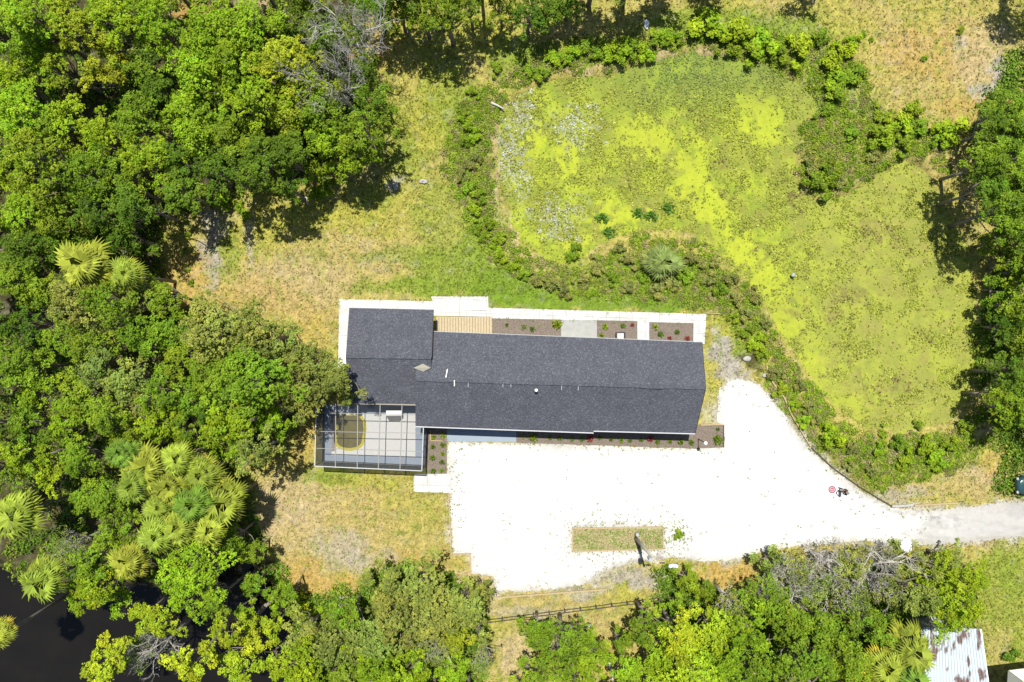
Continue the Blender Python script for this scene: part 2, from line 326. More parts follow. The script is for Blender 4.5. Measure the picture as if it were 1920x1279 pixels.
BLOBS = [  # centre x, y, radii, colour, strength (0..1)
 (350, 10, 45, 30, ORG, .8), (480, 5, 40, 20, PINK, .8),
 (780, 190, 75, 120, YEL, .9), (740, 250, 40, 110, GRN, .35), (850, 200, 30, 120, GRN, .4), (500, 520, 120, 50, DRY, .5), (640, 500, 120, 40, DRY, .5), (760, 150, 30, 60, DRY, .4), (700, 80, 50, 60, ORG, .5), (820, 160, 40, 120, GRN, .35), (760, 300, 60, 30, GRN, .5), (900, 60, 80, 50, YEL, .8), (960, 110, 60, 40, GRN, .6),
 (560, 420, 90, 40, YEL, .6), (700, 400, 120, 40, YEL, .5), (820, 400, 50, 80, GRN, .45), (880, 260, 45, 110, GRN, .85), (905, 400, 45, 90, LUSH, .6), (880, 330, 30, 50, OLV, .8), (935, 300, 14, 130, PINK, .7), (960, 440, 16, 50, PINK, .7), (1000, 490, 40, 20, PINK, .6),
 (620, 420, 150, 50, YEL, .55), (700, 360, 60, 30, GRN, .45), (640, 480, 160, 50, DRY, .8), (560, 540, 120, 60, PINK, .55), (460, 440, 60, 50, YEL, .6), (400, 420, 30, 25, GRY, .7), (395, 490, 22, 60, GRY, .8), (430, 470, 18, 60, GRN, .5), (470, 450, 12, 60, GRY, .6), (350, 510, 45, 40, ORG, .6), (350, 570, 60, 30, ORG, .6), (480, 560, 120, 40, ORG, .35), (585, 610, 60, 40, ORG, .35), (740, 350, 14, 12, GRY, .8), (740, 480, 90, 16, GRN, .55), (590, 480, 30, 20, GRN, .3),
 (850, 500, 90, 50, GRN, .75), (790, 540, 90, 22, GRN, .8), (950, 540, 90, 40, LUSH, .9), (1100, 565, 200, 22, LUSH, .9), (1250, 565, 60, 20, LUSH, .9), (905, 470, 50, 60, GRN, .6), (690, 540, 40, 14, GRN, .5), (1310, 575, 14, 18, YEL, .9),
 (1180, 520, 190, 45, GRN, .75), (1150, 545, 120, 16, GRN, .8), (1330, 540, 70, 50, OLV, .8), (1390, 610, 50, 60, GRN, .7), (1400, 650, 30, 30, GRN, .6),
 (1360, 620, 30, 30, YEL, .8), (1345, 655, 22, 32, GRY, .95), (1375, 690, 28, 30, GRY, .95), (1335, 730, 16, 60, YEL, .55), (1330, 790, 14, 50, SANDY, .5), (1418, 680, 12, 26, LIT, .9), (1400, 670, 18, 8, LIT, .8),
 (1465, 760, 30, 60, GRN, .8), (1500, 800, 36, 60, OLV, .7), (1520, 840, 30, 40, LUSH, .6), (1600, 860, 60, 40, OLV, .8), (1650, 900, 60, 30, OLV, .7), (1700, 860, 70, 40, LUSH, .65), (1760, 850, 80, 36, GRN, .7), (1850, 900, 70, 34, PINK, .85), (1780, 915, 120, 22, DRY, .8), (1690, 930, 60, 12, GRY, .6), (1880, 870, 40, 30, ORG, .5),
 (1100, 100, 170, 30, GRN, .7), (1330, 50, 160, 40, GRN, .8), (1260, 100, 130, 12, PINK, .8), (1080, 130, 80, 10, PINK, .8), (1540, 180, 16, 40, PINK, .8), (1480, 80, 120, 60, GRN, .75), (1560, 160, 60, 80, GRN, .8), (1590, 260, 90, 90, GRN, .7), (1560, 300, 70, 50, OLV, .8), (1640, 250, 40, 30, YEL, .7), (1585, 290, 22, 16, PINK, .8), (1730, 280, 50, 40, OLV, .7), (1780, 300, 60, 40, DRY, .6),
 (1700, 60, 160, 60, DRY, .8), (1760, 100, 120, 60, ORG, .5), (1850, 120, 70, 80, PINK, .75), (1880, 130, 22, 26, GRY, .9), (1850, 165, 40, 18, GRY, .9), (1800, 80, 16, 10, GRY, .6), (1600, 60, 60, 40, YEL, .6), (1740, 30, 60, 30, YEL, .5), (1700, 170, 60, 40, DRY, .7), (1820, 200, 70, 24, ORG, .5),
 (650, 960, 170, 100, DRY, .9), (760, 960, 60, 60, YEL, .45), (560, 940, 60, 60, PINK, .6), (680, 1000, 100, 50, DRY, .5), (620, 890, 60, 20, GRN, .75), (700, 900, 100, 14, YEL, .7), (640, 1030, 60, 40, GRY, .55), (700, 1060, 60, 30, GRY, .5), (560, 1080, 60, 40, ORG, .7), (640, 1110, 60, 30, ORG, .6), (780, 1060, 80, 30, ORG, .35), (500, 960, 40, 70, PINK, .7), (540, 1000, 70, 60, PINK, .4), (880, 1090, 44, 16, PINK, .9), (570, 830, 30, 60, ORG, .4), (400, 860, 50, 24, ORG, .6),
 (1000, 1130, 120, 18, DRY, .7), (1100, 1110, 60, 12, GRY, .7), (1190, 1085, 80, 20, GRY, .85), (1140, 1150, 60, 14, GRN, .3), (1170, 1110, 40, 14, YEL, .7), (1000, 1150, 120, 10, GRY, .5), (1100, 1190, 120, 40, DRY, .8), (1150, 1240, 80, 50, ORG, .4), (960, 1220, 40, 60, PINK, .8), (930, 1180, 60, 20, YEL, .5),
 (1360, 1075, 60, 30, ORG, .8), (1380, 1090, 40, 18, ORG, .7), (1880, 1150, 60, 160, GRN, .55), (1870, 1250, 30, 90, DRY, .6), (1860, 1020, 60, 12, PINK, .6), (1900, 1060, 40, 60, GRN, .4),
]
def gcol(px, py):
    wx = px+(fbm(px/22, py/22, 21, 4)-.5)*46+(fbm(px/6, py/6, 25, 2)-.5)*12
    wy = py+(fbm(px/22, py/22, 22, 4)-.5)*46+(fbm(px/6, py/6, 26, 2)-.5)*12
    c = np.empty(px.shape+(3,)); n = fbm(px/60, py/60, 9, 4)[..., None]
    c[:] = np.array(DRY)*(1-n)+np.array(YEL)*n
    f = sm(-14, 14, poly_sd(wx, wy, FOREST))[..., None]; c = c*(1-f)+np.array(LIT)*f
    for bx, by, rx, ry, col, s in BLOBS:
        msk = (abs(px-bx) < rx*2+30) & (abs(py-by) < ry*2+30)
        if not msk.any(): continue
        d = np.sqrt(((wx[msk]-bx)/rx)**2+((wy[msk]-by)/ry)**2)
        k = (s*(1-sm(.55, 1.25, d)))[:, None]
        c[msk] = c[msk]*(1-k)+np.array(col)*k
    # patches of green and bare soil of their own shape
    a = sm(.56, .70, fbm(px/9, py/9, 31, 4))[..., None]*.45; c = c*(1-a)+np.array(GRN)*a
    a = sm(.60, .75, fbm(px/13, py/13, 41, 4))[..., None]*.22; c = c*(1-a)+np.array(GRY)*a
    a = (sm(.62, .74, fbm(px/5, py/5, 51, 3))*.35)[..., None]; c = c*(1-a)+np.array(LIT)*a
    e = poly_sd(wx, wy, DRIVE)
    a = (sm(-9, 3, e)*.8)[..., None]; c = c*(1-a)+np.array((.34, .32, .27))*a
    mow = np.sin(np.hypot(px-820, py-200)/4.2+fbm(px/30, py/30, 63, 2)*3)*sm(.35, .6, fbm(px/60, py/60, 64, 2))
    c *= (1+(fbm(px/3, py/3, 61, 2)-.5)*.45+mow*.055)[..., None]
    return np.clip(c, 0.004, .9)
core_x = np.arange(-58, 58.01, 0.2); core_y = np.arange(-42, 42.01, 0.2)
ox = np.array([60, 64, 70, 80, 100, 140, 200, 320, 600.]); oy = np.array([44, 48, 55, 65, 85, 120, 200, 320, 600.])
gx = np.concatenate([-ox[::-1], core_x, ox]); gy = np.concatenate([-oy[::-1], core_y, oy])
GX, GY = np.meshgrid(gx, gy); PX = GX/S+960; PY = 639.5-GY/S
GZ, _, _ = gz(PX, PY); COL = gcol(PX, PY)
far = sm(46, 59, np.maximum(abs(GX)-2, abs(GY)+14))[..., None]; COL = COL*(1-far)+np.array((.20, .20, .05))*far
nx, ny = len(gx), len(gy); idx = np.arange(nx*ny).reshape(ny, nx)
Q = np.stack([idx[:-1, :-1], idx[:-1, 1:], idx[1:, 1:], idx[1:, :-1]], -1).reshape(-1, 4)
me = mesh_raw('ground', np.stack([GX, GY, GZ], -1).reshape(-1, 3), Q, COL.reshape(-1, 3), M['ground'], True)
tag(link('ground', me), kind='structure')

def sheet(name, P, z, mat, step=None, wob=0.0, colfn=None, kind='structure', wscale=8.0, holes=()):
    P = np.array(P, float); x0, y0 = P.min(0)-4; x1, y1 = P.max(0)+4
    sp = step/S; xs = np.arange(x0, x1, sp); ys = np.arange(y0, y1, sp)
    X, Y = np.meshgrid(xs, ys)
    sdm = poly_sd(X, Y, P)+(fbm(X/wscale, Y/wscale, 71, 4)-.5)*wob
    for hpoly in holes: sdm = np.minimum(sdm, -poly_sd(X, Y, hpoly)+(fbm(X/5, Y/5, 75, 3)-.5)*wob*.5)
    ii = np.arange(X.size).reshape(X.shape)
    Q = np.stack([ii[:-1, :-1], ii[1:, :-1], ii[1:, 1:], ii[:-1, 1:]], -1)
    keep = (sdm[:-1, :-1]+sdm[1:, :-1]+sdm[1:, 1:]+sdm[:-1, 1:]) > 0
    Q = Q[keep]; used = np.unique(Q); rm = np.zeros(X.size, int); rm[used] = np.arange(len(used)); Q = rm[Q]
    xf = X.ravel()[used]; yf = Y.ravel()[used]
    zz = np.full(xf.shape, z)+(fbm(xf/30, yf/30, 77, 3)-.5)*.01
    V = np.stack([(xf-960)*S, (639.5-yf)*S, zz], -1)
    col = colfn(xf, yf, sdm.ravel()[used]) if colfn else None
    o = link(name, mesh_raw(name, V, Q, col, M[mat], True))
    return tag(o, kind=kind)
ISL = [(1074, 991), (1243, 988), (1244, 1029), (1073, 1034)]
def drive_col(x, y, d):
    base = np.array((.50, .495, .48)); g = np.array((.345, .335, .315))
    k = np.clip(sm(1620, 1860, x)*.85+sm(.55, .75, fbm(x/16, y/10, 81, 4))*.25*sm(1300, 1700, x), 0, 1)[:, None]
    c = base*(1-k)+g*k
    # tyre-darkened streaks near the lane mouth, damp grey fringe at the edges
    s = np.exp(-((y-(930+.25*(x-1600)))/16)**2)*sm(.5, .7, fbm(x/8, y/5, 83, 3))*sm(1540, 1620, x)*(1-sm(1750, 1850, x))
    c = c*(1-.35*s[:, None])
    e = (1-sm(0, 14, d+(fbm(x/6, y/6, 85, 3)-.5)*20))[:, None]*.55
    c = c*(1-e)+np.array((.33, .31, .26))*e
    gp = sm(-6, 8, poly_sd(x+(fbm(x/9, y/9, 87, 3)-.5)*20, y+(fbm(x/9, y/9, 88, 3)-.5)*20, [(1100, 1100), (1120, 1075), (1160, 1058), (1195, 1050), (1245, 1040), (1290, 1060), (1260, 1110)]))[:, None]
    c = c*(1-gp)+np.array((.265, .235, .215))*gp
    for k0 in range(7):      # faint wheel tracks curving in from the lane
        yy = 965+k0*9-60*sm(1500, 1000, x)*(k0 % 3)/2+26*np.sin(x/140+k0*.6); c = c*(1-.07*np.exp(-((y-yy)/2.2)**2)*sm(.35, .6, fbm(x/40, y/10, 130+k0, 2)))[:, None]
    c = c*(1-.12*sm(.5, .7, fbm(x/50, y/35, 121, 4)))[:, None]
    return np.clip(c*(1+(fbm(x/4, y/4, 89, 3)[:, None]-.5)*.12), 0, .85)
sheet('sand_driveway', DRIVE, 0.006, 'sand', .1, 9, drive_col, holes=[ISL])
# pond: dark water, duckweed carpet on it
PW = W(0, 0)
def flat(name, P, z, mat, kind='structure'):
    mb = MB(); mb.slab([(W(x, y)[0], W(x, y)[1], z) for x, y in P], .02)
    return tag(mb.build(name, mat), kind=kind)
flat('pond_water', [(900, 60), (1560, 60), (1570, 260), (1780, 270), (1880, 420), (1880, 850), (1560, 850), (1390, 600), (1300, 540), (900, 540)][::-1], -.36, 'pondwater')
DWY = (.265, .315, .030); DWO = (.190, .200, .040); DWG = (.14, .195, .028); DWP = (.40, .40, .24)
GLARE_PATCH = [(945, 285, 32, 70), (975, 215, 30, 40), (1075, 232, 45, 40), (1045, 405, 55, 30), (975, 330, 12, 60)]  # sky glare on the pond, put into the duckweed and leaf colours
LIME = [(1300, 330, 30, 80), (1335, 400, 36, 36), (1060, 300, 26, 40), (1150, 410, 70, 20), (1080, 450, 44, 20), (1390, 470, 46, 26), (1440, 520, 46, 36), (1480, 590, 44, 40), (1000, 270, 14, 60), (1210, 250, 50, 40), (1440, 220, 34, 60), (1530, 690, 44, 36), (1600, 760, 60, 26), (1400, 200, 30, 24)]
BROWN = [(1505, 585, 26, 14), (1640, 430, 30, 34), (1600, 560, 40, 12), (1560, 590, 16, 10), (1650, 740, 26, 18), (1690, 720, 20, 12), (1500, 355, 20, 20), (1430, 480, 12, 10), (1620, 660, 24, 12), (1740, 640, 20, 10), (1610, 700, 14, 12), (1340, 330, 14, 16), (1210, 395, 22, 12), (1700, 470, 16, 16)]
def pond_mask(x, y, L):
    m = np.zeros(x.shape)
    wx = x+(fbm(x/14, y/14, 91, 5)-.5)*110; wy = y+(fbm(x/14, y/14, 92, 5)-.5)*110
    for bx, by, rx, ry in L:
        m = np.maximum(m, 1-sm(.5, 1.2, np.sqrt(((wx-bx)/rx)**2+((wy-by)/ry)**2)))
    return m
def dw_col(x, y, d):
    a = fbm(x/34, y/34, 93, 5)[:, None]
    a = sm(.3, .7, a); c = np.array(DWO)*(1-a)+np.array(DWY)*a
    k = (sm(.48, .62, fbm(x/16, y/16, 94, 5))*.55)[:, None]; c = c*(1-k)+np.array(DWG)*k
    k = sm(1400, 1600, x)[:, None]*.5; c = c*(1-k)+np.array((.225, .225, .055))*k
    k = pond_mask(x, y, LIME)[:, None]*(.72-.32*sm(1400, 1560, x))[:, None]; c = c*(1-k)+np.array((.325, .365, .030))*k
    k = (1-sm(110, 260, y))[:, None]*.5*sm(1000, 1150, x)[:, None]; c = c*(1-k)+np.array((.13, .19, .035))*k
    k = pond_mask(x, y, GLARE_PATCH)[:, None]*.6; c = c*(1-k)+np.array((.26, .27, .17))*k  # pale sky glare blended into the duckweed colour
    k = pond_mask(x, y, BROWN)[:, None]*.55; c = c*(1-k)+np.array((.13, .105, .04))*k
    k = (sm(.56, .68, fbm(x/22, y/10, 95, 4))*.5*sm(1450, 1600, x))[:, None]; c = c*(1-k)+np.array((.23, .215, .06))*k
    return c
BIGP = [(x, y) for x, y in POND]
o = sheet('duckweed', BIGP, -.30, 'duckweed', .16, 26, dw_col, 'stuff', 14)
tag(o, 'bright yellow-green duckweed carpet covering the pond', 'duckweed')
flat('creek_water', [(-600, 1000), (640, 1000), (640, 1700), (-600, 1700)][::-1], -.95, 'water')

# ---- generic leaf cards -------------------------------------------------
def leaves(cen, nor, size, asp=0.55):
    n = len(cen); nor = nor/np.linalg.norm(nor, axis=1, keepdims=True)
    r = rng.normal(size=(n, 3)); u = np.cross(nor, r); u /= np.linalg.norm(u, axis=1, keepdims=True)+1e-9
    v = np.cross(nor, u); L = size[:, None]*.5; Wd = L*asp
    fold = nor*L*.25
    V = np.stack([cen-u*L-fold, cen-v*Wd+u*L*.1, cen+u*L-fold, cen+v*Wd+u*L*.1], 1).reshape(-1, 3)
    return V, np.arange(4*n).reshape(n, 4)
def leaf_obj(name, cen, nor, size, col, mat, asp=.55):
    V, F = leaves(cen, nor, size, asp)
    return mesh_raw(name, V, F, np.repeat(col, 4, 0), mat)

# grass tufts over the open ground
def scatter_px(n, x0=-120, x1=2040, y0=-80, y1=1360): return rng.uniform(x0, x1, n), rng.uniform(y0, y1, n)
HOUSE_EX = [(634, 552), (915, 552), (1325, 586), (1325, 650), (1330, 800), (1357, 797), (1357, 840), (842, 832), (842, 925), (775, 925), (775, 885), (588, 885), (588, 755), (634, 750)]
x, y = scatter_px(150000)
ok = (poly_sd(x, y, HOUSE_EX) < -1) & (poly_sd(x, y, DRIVE) < 2) & (poly_sd(x, y, POND) < 4) & (poly_sd(x, y, CREEK) < -2) & (poly_sd(x, y, FOREST) < 10)
x, y = x[ok], y[ok]; z, _, _ = gz(x, y); c = gcol(x, y)
green = (c[:, 1] > c[:, 0]*.95); n = len(x)
dens = rng.random(n) < np.where(green, .95, .55); x, y, z, c, green = x[dens], y[dens], z[dens], c[dens], green[dens]; n = len(x)
cen = np.stack([(x-960)*S, (639.5-y)*S, z+.05], -1); cen = np.repeat(cen, 3, 0)+rng.normal(size=(3*n, 3))*(.05, .05, .02)
nor = rng.normal(size=(3*n, 3))*.6+(0, 0, .8)
col = np.repeat(c, 3, 0)*rng.uniform(.65, 1.35, (3*n, 1)); mixg = rng.random((3*n, 1))*.45; col = col*(1-mixg)+np.array((.16, .19, .025))*mixg
me = leaf_obj('grass', cen, nor, rng.uniform(.09, .24, 3*n), col, M['blade'], .35)
tag(link('grass', me), 'short dry and green grass tufts over the open ground', 'grass', kind='stuff')

# weedy clumps: banks of the pond and floor of the woods
def clumps(name, px, py, R, per, pal, label, cat, hmul=.6, lsize=(.14, .3), mat='leaf', dz=0.0):
    n = len(px); z, _, _ = gz(px, py); z = np.maximum(z, -.03)+dz if dz else z
    base = np.stack([(px-960)*S, (639.5-py)*S, z], -1)
    pal = np.array(pal); pc = pal[rng.integers(0, len(pal), n)]*rng.uniform(.95, 1.5, (n, 1))
    d = rng.normal(size=(n*per, 3)); d /= np.linalg.norm(d, axis=1, keepdims=True); d[:, 2] = abs(d[:, 2])
    rr = np.repeat(R, per)[:, None]
    cen = np.repeat(base, per, 0)+d*rr*rng.uniform(.5, 1, (n*per, 1))*(1, 1, hmul)
    nor = d*.7+(0, 0, .5)+rng.normal(size=d.shape)*.45
    col = np.repeat(pc, per, 0)*rng.uniform(.7, 1.3, (n*per, 1))
    me = leaf_obj(name, cen, nor, rng.uniform(*lsize, n*per), col, M[mat])
    return tag(link(name, me), label, cat, kind='stuff')
BANK = [(860, 200), (930, 150), (1000, 90), (1280, 60), (1460, 60), (1600, 110), (1640, 200), (1740, 230), (1790, 330), (1720, 300), (1640, 330), (1560, 380), (1500, 340), (1500, 240), (1540, 200), (1480, 130), (1300, 85), (1140, 125), (1010, 140), (950, 180), (915, 270), (930, 400), (980, 470), (1090, 510), (1200, 440), (1310, 450), (1400, 540), (1490, 680), (1570, 780), (1680, 830), (1800, 800), (1860, 830), (1780, 890), (1650, 920), (1520, 830), (1430, 700), (1360, 590), (1250, 560), (1050, 550), (920, 490), (860, 400), (830, 300)]
x, y = scatter_px(60000, 800, 1900, 30, 950)
d = poly_sd(x, y, BANK); ok = (d+(fbm(x/20, y/20, 97, 3)-.5)*40 > 0) & (fbm(x/12, y/12, 98, 3) > .42) & (poly_sd(x, y, DRIVE) < -6)
x, y = x[ok][:5200], y[ok][:5200]
clumps('undergrowth', x, y, rng.uniform(.2, .5, len(x)), 34, [(.14, .24, .012), (.19, .27, .02), (.11, .19, .012), (.17, .19, .045), (.24, .20, .10), (.24, .27, .04), (.18, .25, .02)], 'tangled green and brown weeds on the pond banks', 'undergrowth', lsize=(.1, .22))
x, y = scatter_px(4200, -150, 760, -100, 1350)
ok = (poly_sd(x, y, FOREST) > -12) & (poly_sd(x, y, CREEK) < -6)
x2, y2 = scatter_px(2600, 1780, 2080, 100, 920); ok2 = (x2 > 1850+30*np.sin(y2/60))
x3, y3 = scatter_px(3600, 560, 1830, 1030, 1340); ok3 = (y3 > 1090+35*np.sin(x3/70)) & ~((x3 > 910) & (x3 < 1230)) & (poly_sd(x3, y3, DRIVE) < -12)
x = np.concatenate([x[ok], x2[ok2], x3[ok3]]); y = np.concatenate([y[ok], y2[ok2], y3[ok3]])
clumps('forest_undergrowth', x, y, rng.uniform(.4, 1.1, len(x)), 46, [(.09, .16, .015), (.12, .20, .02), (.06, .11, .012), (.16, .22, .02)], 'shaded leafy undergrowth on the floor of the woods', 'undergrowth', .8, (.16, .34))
# sprouts and leaf litter on the sand
x, y = scatter_px(40000, 820, 1760, 700, 1115)
d = poly_sd(x, y, DRIVE); p = np.exp(-np.clip(d, 0, 99)/9)*.22*sm(.45, .65, fbm(x/16, y/16, 99, 3))+np.exp(-(np.clip(-poly_sd(x, y, ISL), 0, 99)/11))*.5+np.exp(-((x-858)/12)**2)*(y < 990)*(y > 830)*.16+np.exp(-(((x-1270)/20)**2+((y-1003)/22)**2))*.9+.05*sm(.62, .75, fbm(x/22, y/22, 117, 4))
ok = (d > 0) & (rng.random(len(x)) < p) & (poly_sd(x, y, HOUSE_EX) < -2); x, y = x[ok], y[ok]
for a, b, n in (((636, 561), (812, 565), 50), ((808, 556), (915, 556), 60), ((916, 577), (1324, 589), 130), ((636, 561), (634, 690), 26), ((923, 598), (1300, 607), 60), ((1324, 589), (1321, 640), 20), ((776, 889), (775, 922), 12), ((775, 923), (843, 924), 22), ((838, 829), (1303, 841), 60), ((1356, 797), (1356, 839), 14), ((842, 925), (846, 1036), 40), ((1672, 951), (1522, 842), 60), ((1520, 840), (1440, 700), 50), ((970, 608), (1050, 610), 14), ((800, 888), (838, 888), 10), ((838, 800), (838, 888), 18)):
    t = rng.random(n); x = np.append(x, a[0]+(b[0]-a[0])*t+rng.normal(size=n)*2.0); y = np.append(y, a[1]+(b[1]-a[1])*t+rng.normal(size=n)*1.8)
clumps('weed_sprouts', x, y, rng.uniform(.03, .2, len(x)), 10, [(.15, .22, .03), (.13, .19, .03), (.17, .18, .06), (.13, .12, .07)], 'tiny weed sprouts and fallen leaves scattered on the white sand', 'weeds', .4, (.04, .12), 'blade', dz=.06)
# floating leaves on the pond
x, y = scatter_px(150000, 910, 1850, 80, 830); d = poly_sd(x, y, POND)
lime = pond_mask(x, y, LIME); glarep = pond_mask(x, y, GLARE_PATCH)
dn = .15+.85*sm(.40, .60, fbm(x/26, y/26, 101, 4)); dn = np.maximum(dn*(1-lime*.93), glarep)
dn = np.where(x > 1480, dn*(.25+.75*sm(.42, .58, fbm(x/30, y/18, 105, 4))), dn)
ok = (d > 2) & (rng.random(len(x)) < dn); x, y, glarep = x[ok], y[ok], glarep[ok]; n = len(x)
t = fbm(x/30, y/30, 103, 4)[:, None]; r = rng.random((n, 1)); north = (1-sm(130, 230, y+.15*(x-1300)))[:, None]*sm(1130, 1250, x)[:, None]
col = np.array((.26, .31, .032))*t+np.array((.185, .20, .035))*(1-t)
col = np.where(r < .10, np.array((.11, .10, .025)), col); col = np.where(r > .88, np.array((.34, .35, .07)), col)
col = col*(1-north*.75)+np.array((.13, .19, .05))*north*.75
pw = (rng.random(n) < glarep*.5*sm(.3, .6, fbm(x/5, y/8, 107, 2)))[:, None]; col = np.where(pw, np.array((.38, .40, .36)), col)  # part of the leaves coloured pale to show the glare
bm = (rng.random(n) < pond_mask(x, y, BROWN)*.6)[:, None]; col = np.where(bm, np.array((.12, .095, .035)), col)
col = col*rng.uniform(.75, 1.25, (n, 1))*(.75+.5*fbm(x/12, y/12, 109, 3)[:, None])
cen = np.stack([(x-960)*S, (639.5-y)*S, rng.uniform(-.28, -.20, n)], -1)
me = leaf_obj('floating_leaves', cen, rng.normal(size=(n, 3))*.35+(0, 0, 1), rng.uniform(.10, .26, n), np.clip(col, 0, .8), M['pad'], .75)
tag(link('floating_leaves', me), 'floating yellow and olive leaves over the pond, some coloured pale as glare', 'water plants', kind='stuff')
# island grass
x = rng.uniform(1075, 1242, 5200); y = rng.uniform(992, 1030, 5200)
c = np.where((fbm(x/12, y/9, 111, 3) > .5)[:, None], np.array((.20, .26, .05)), np.array((.36, .31, .15)))
n = len(x); cen = np.stack([(x-960)*S, (639.5-y)*S, rng.uniform(.05, .12, n)], -1)
isl = MB(); isl.slab([(W(px, py)[0], W(px, py)[1], .05) for px, py in ISL][::-1], .1)
io = thing('island_bed', W(1158, 1011), 'long grassy island bed framed by timber in the white sand', 'planting bed')
isl.build('soil', plain('island_soil', (.30, .27, .15), 1, .4, 4, bump=.6), io)
fr = MB(); Pp = [W(px, py, .07) for px, py in ISL]
for i in range(4): fr.bar(Pp[i], Pp[(i+1) % 4], .1, .12)
fr.build('timber_edging', 'timber', io)
V, F = leaves(cen, rng.normal(size=(n, 3))*.5+(0, 0, .8), rng.uniform(.1, .22, n), .35)
link('turf', mesh_raw('turf', V-np.array(W(1158, 1011)), F, np.repeat(c*rng.uniform(.7, 1.3, (n, 1)), 4, 0), M['blade']), io)

# ================================================================= HOUSE
ZE, ZR = 2.75, 4.15
hc = Vector(W(1000, 690)); hc.z = 0
house = thing('house', hc, 'long single-storey house with dark slate shingle gable roofs', 'house')
Nw, Ne, Se, Sm, Sm2, Sw = W(779, 620.5, ZE), W(1316, 642, ZE), W(1303, 812.5, ZE), W(1113, 811, ZE), W(1113, 806.8, ZE), W(779, 799, ZE)
Rw, Re = W(779, 712, ZR), W(1323, 728, ZR)
def on_south(px, py):     # point of the south slope under a pixel
    a, b, c = map(Vector, (Rw, Re, Sw)); nrm = (b-a).cross(c-a).normalized()
    o = Vector((0, 0, H)); d = Vector(W(px, py, 0))-o; t = (a-o).dot(nrm)/d.dot(nrm); return o+d*t
def rib(pts, th=.16):
    m = MB(); m.slab(pts, th); return m
mb = MB(); mb.slab([Nw, Rw, Re, Ne][::-1], .16)
Smr = tuple(on_south(1113, 811)); Smr2 = tuple(on_south(1113, 807.5)); Rm = tuple(Vector(Rw).lerp(Vector(Re), (1113-779)/(1323-779)))
mb.slab([Rw, Sw, Smr, Rm], .16); mb.slab([Rm, Smr2, Se, Re], .158)
mb.build('roof', 'shingle', house)
WNw, WNe = W(655, 577.5, ZE), W(812, 581, ZE); WSe, WSw = W(812, 758, ZE), W(655, 756, ZE); WRw, WRe = W(648.5, 668.5, ZR), W(808.5, 671, ZR)
mb = MB(); mb.slab([WNw, WRw, WRe, WNe][::-1], .16); mb.slab([WRw, WSw, WSe, WRe], .16)
mb.build('wing_roof', 'shingle', house)
# ridge caps
mb = MB(); mb.bar(Vector(Rw)+Vector((0, 0, .03)), Vector(Re)+Vector((0, 0, .03)), .26, .06); mb.build('ridge_cap', 'shingle', house)
mb = MB(); mb.bar(Vector(WRw)+Vector((0, 0, .03)), Vector(WRe)+Vector((0, 0, .03)), .26, .06); mb.build('ridge_cap', 'shingle', house)
# low vent ridge near the east end
mb = MB(); a, b = W(1201, 724.5, ZR+.06), W(1244, 726, ZR+.06); mb.bar(a, b, .34, .1); mb.build('ridge_vent', 'shingle', house)
# white fascia / drip edge
def lift(p, q): return (p[0], p[1]-q, p[2]-.06)
for P, Q2 in ((Sw, Smr), (Smr2, Se)):
    mb = MB(); mb.bar(lift(P, .05), lift(Q2, .05), .09, .17); mb.build('fascia', 'alud', house)
mb = MB(); mb.bar(lift(W(694, 756.5, ZE), .05), lift(W(779, 758, ZE), .05), .09, .15); mb.build('fascia', 'flash', house)
for P, Q2 in ((Nw, Ne), (WNw, WNe)):
    mb = MB(); mb.bar((P[0], P[1]+.03, P[2]-.08), (Q2[0], Q2[1]+.03, Q2[2]-.08), .05, .15); mb.build('fascia', 'galv', house)
for P, Q2, dx in ((Ne, Re, .03), (Se, Re, .03), (WNe, WRe, .03), (WNw, WRw, -.03), (WSw, WRw, -.03)):
    mb = MB(); mb.bar((P[0]+dx, P[1], P[2]-.09), (Q2[0]+dx, Q2[1], Q2[2]-.09), .05, .16); mb.build('bargeboard', 'black' if dx > 0 else 'galv', house)
# tan cricket flashing in the valley
mb = MB(); c4 = [W(775, 690, 4.05), W(793, 697, 3.99), W(808, 690, 4.05), W(793, 682, 4.03)]
mb.slab(c4, .05); mb.build('valley_flashing', 'flash', house)
# pipes on the roof
for (a, b, z0, r) in (((836, 708), (839, 692), 4.05, .035), ((852, 713), (852, 724), 4.2, .04)):
    mb = MB(); mb.bar(W(a[0], a[1], z0+.08), W(b[0], b[1], z0-.03), .07, .07); mb.build('vent_pipe', 'white', house)
for px, py in ((943, 722), (958, 722), (1053, 727), (1084, 728), (878, 722)):
    p = on_south(px, py); mb = MB(); mb.bar(p+Vector((0, .2, .1)), p+Vector((0, -.2, .02)), .04, .03); mb.build('ridge_clip', 'alud', house)
p = on_south(1005, 731); mb = MB(); mb.tube([p-Vector((0, 0, .2)), p+Vector((0, .0, .55))], .09, 12); vp = mb.build('vent_pipe', 'white', house)
mb = MB(); mb.ball(p+Vector((0, 0, .62)), .15, 12, 8, (1, 1, .8)); mb.build('vent_cap', 'white', vp, True)
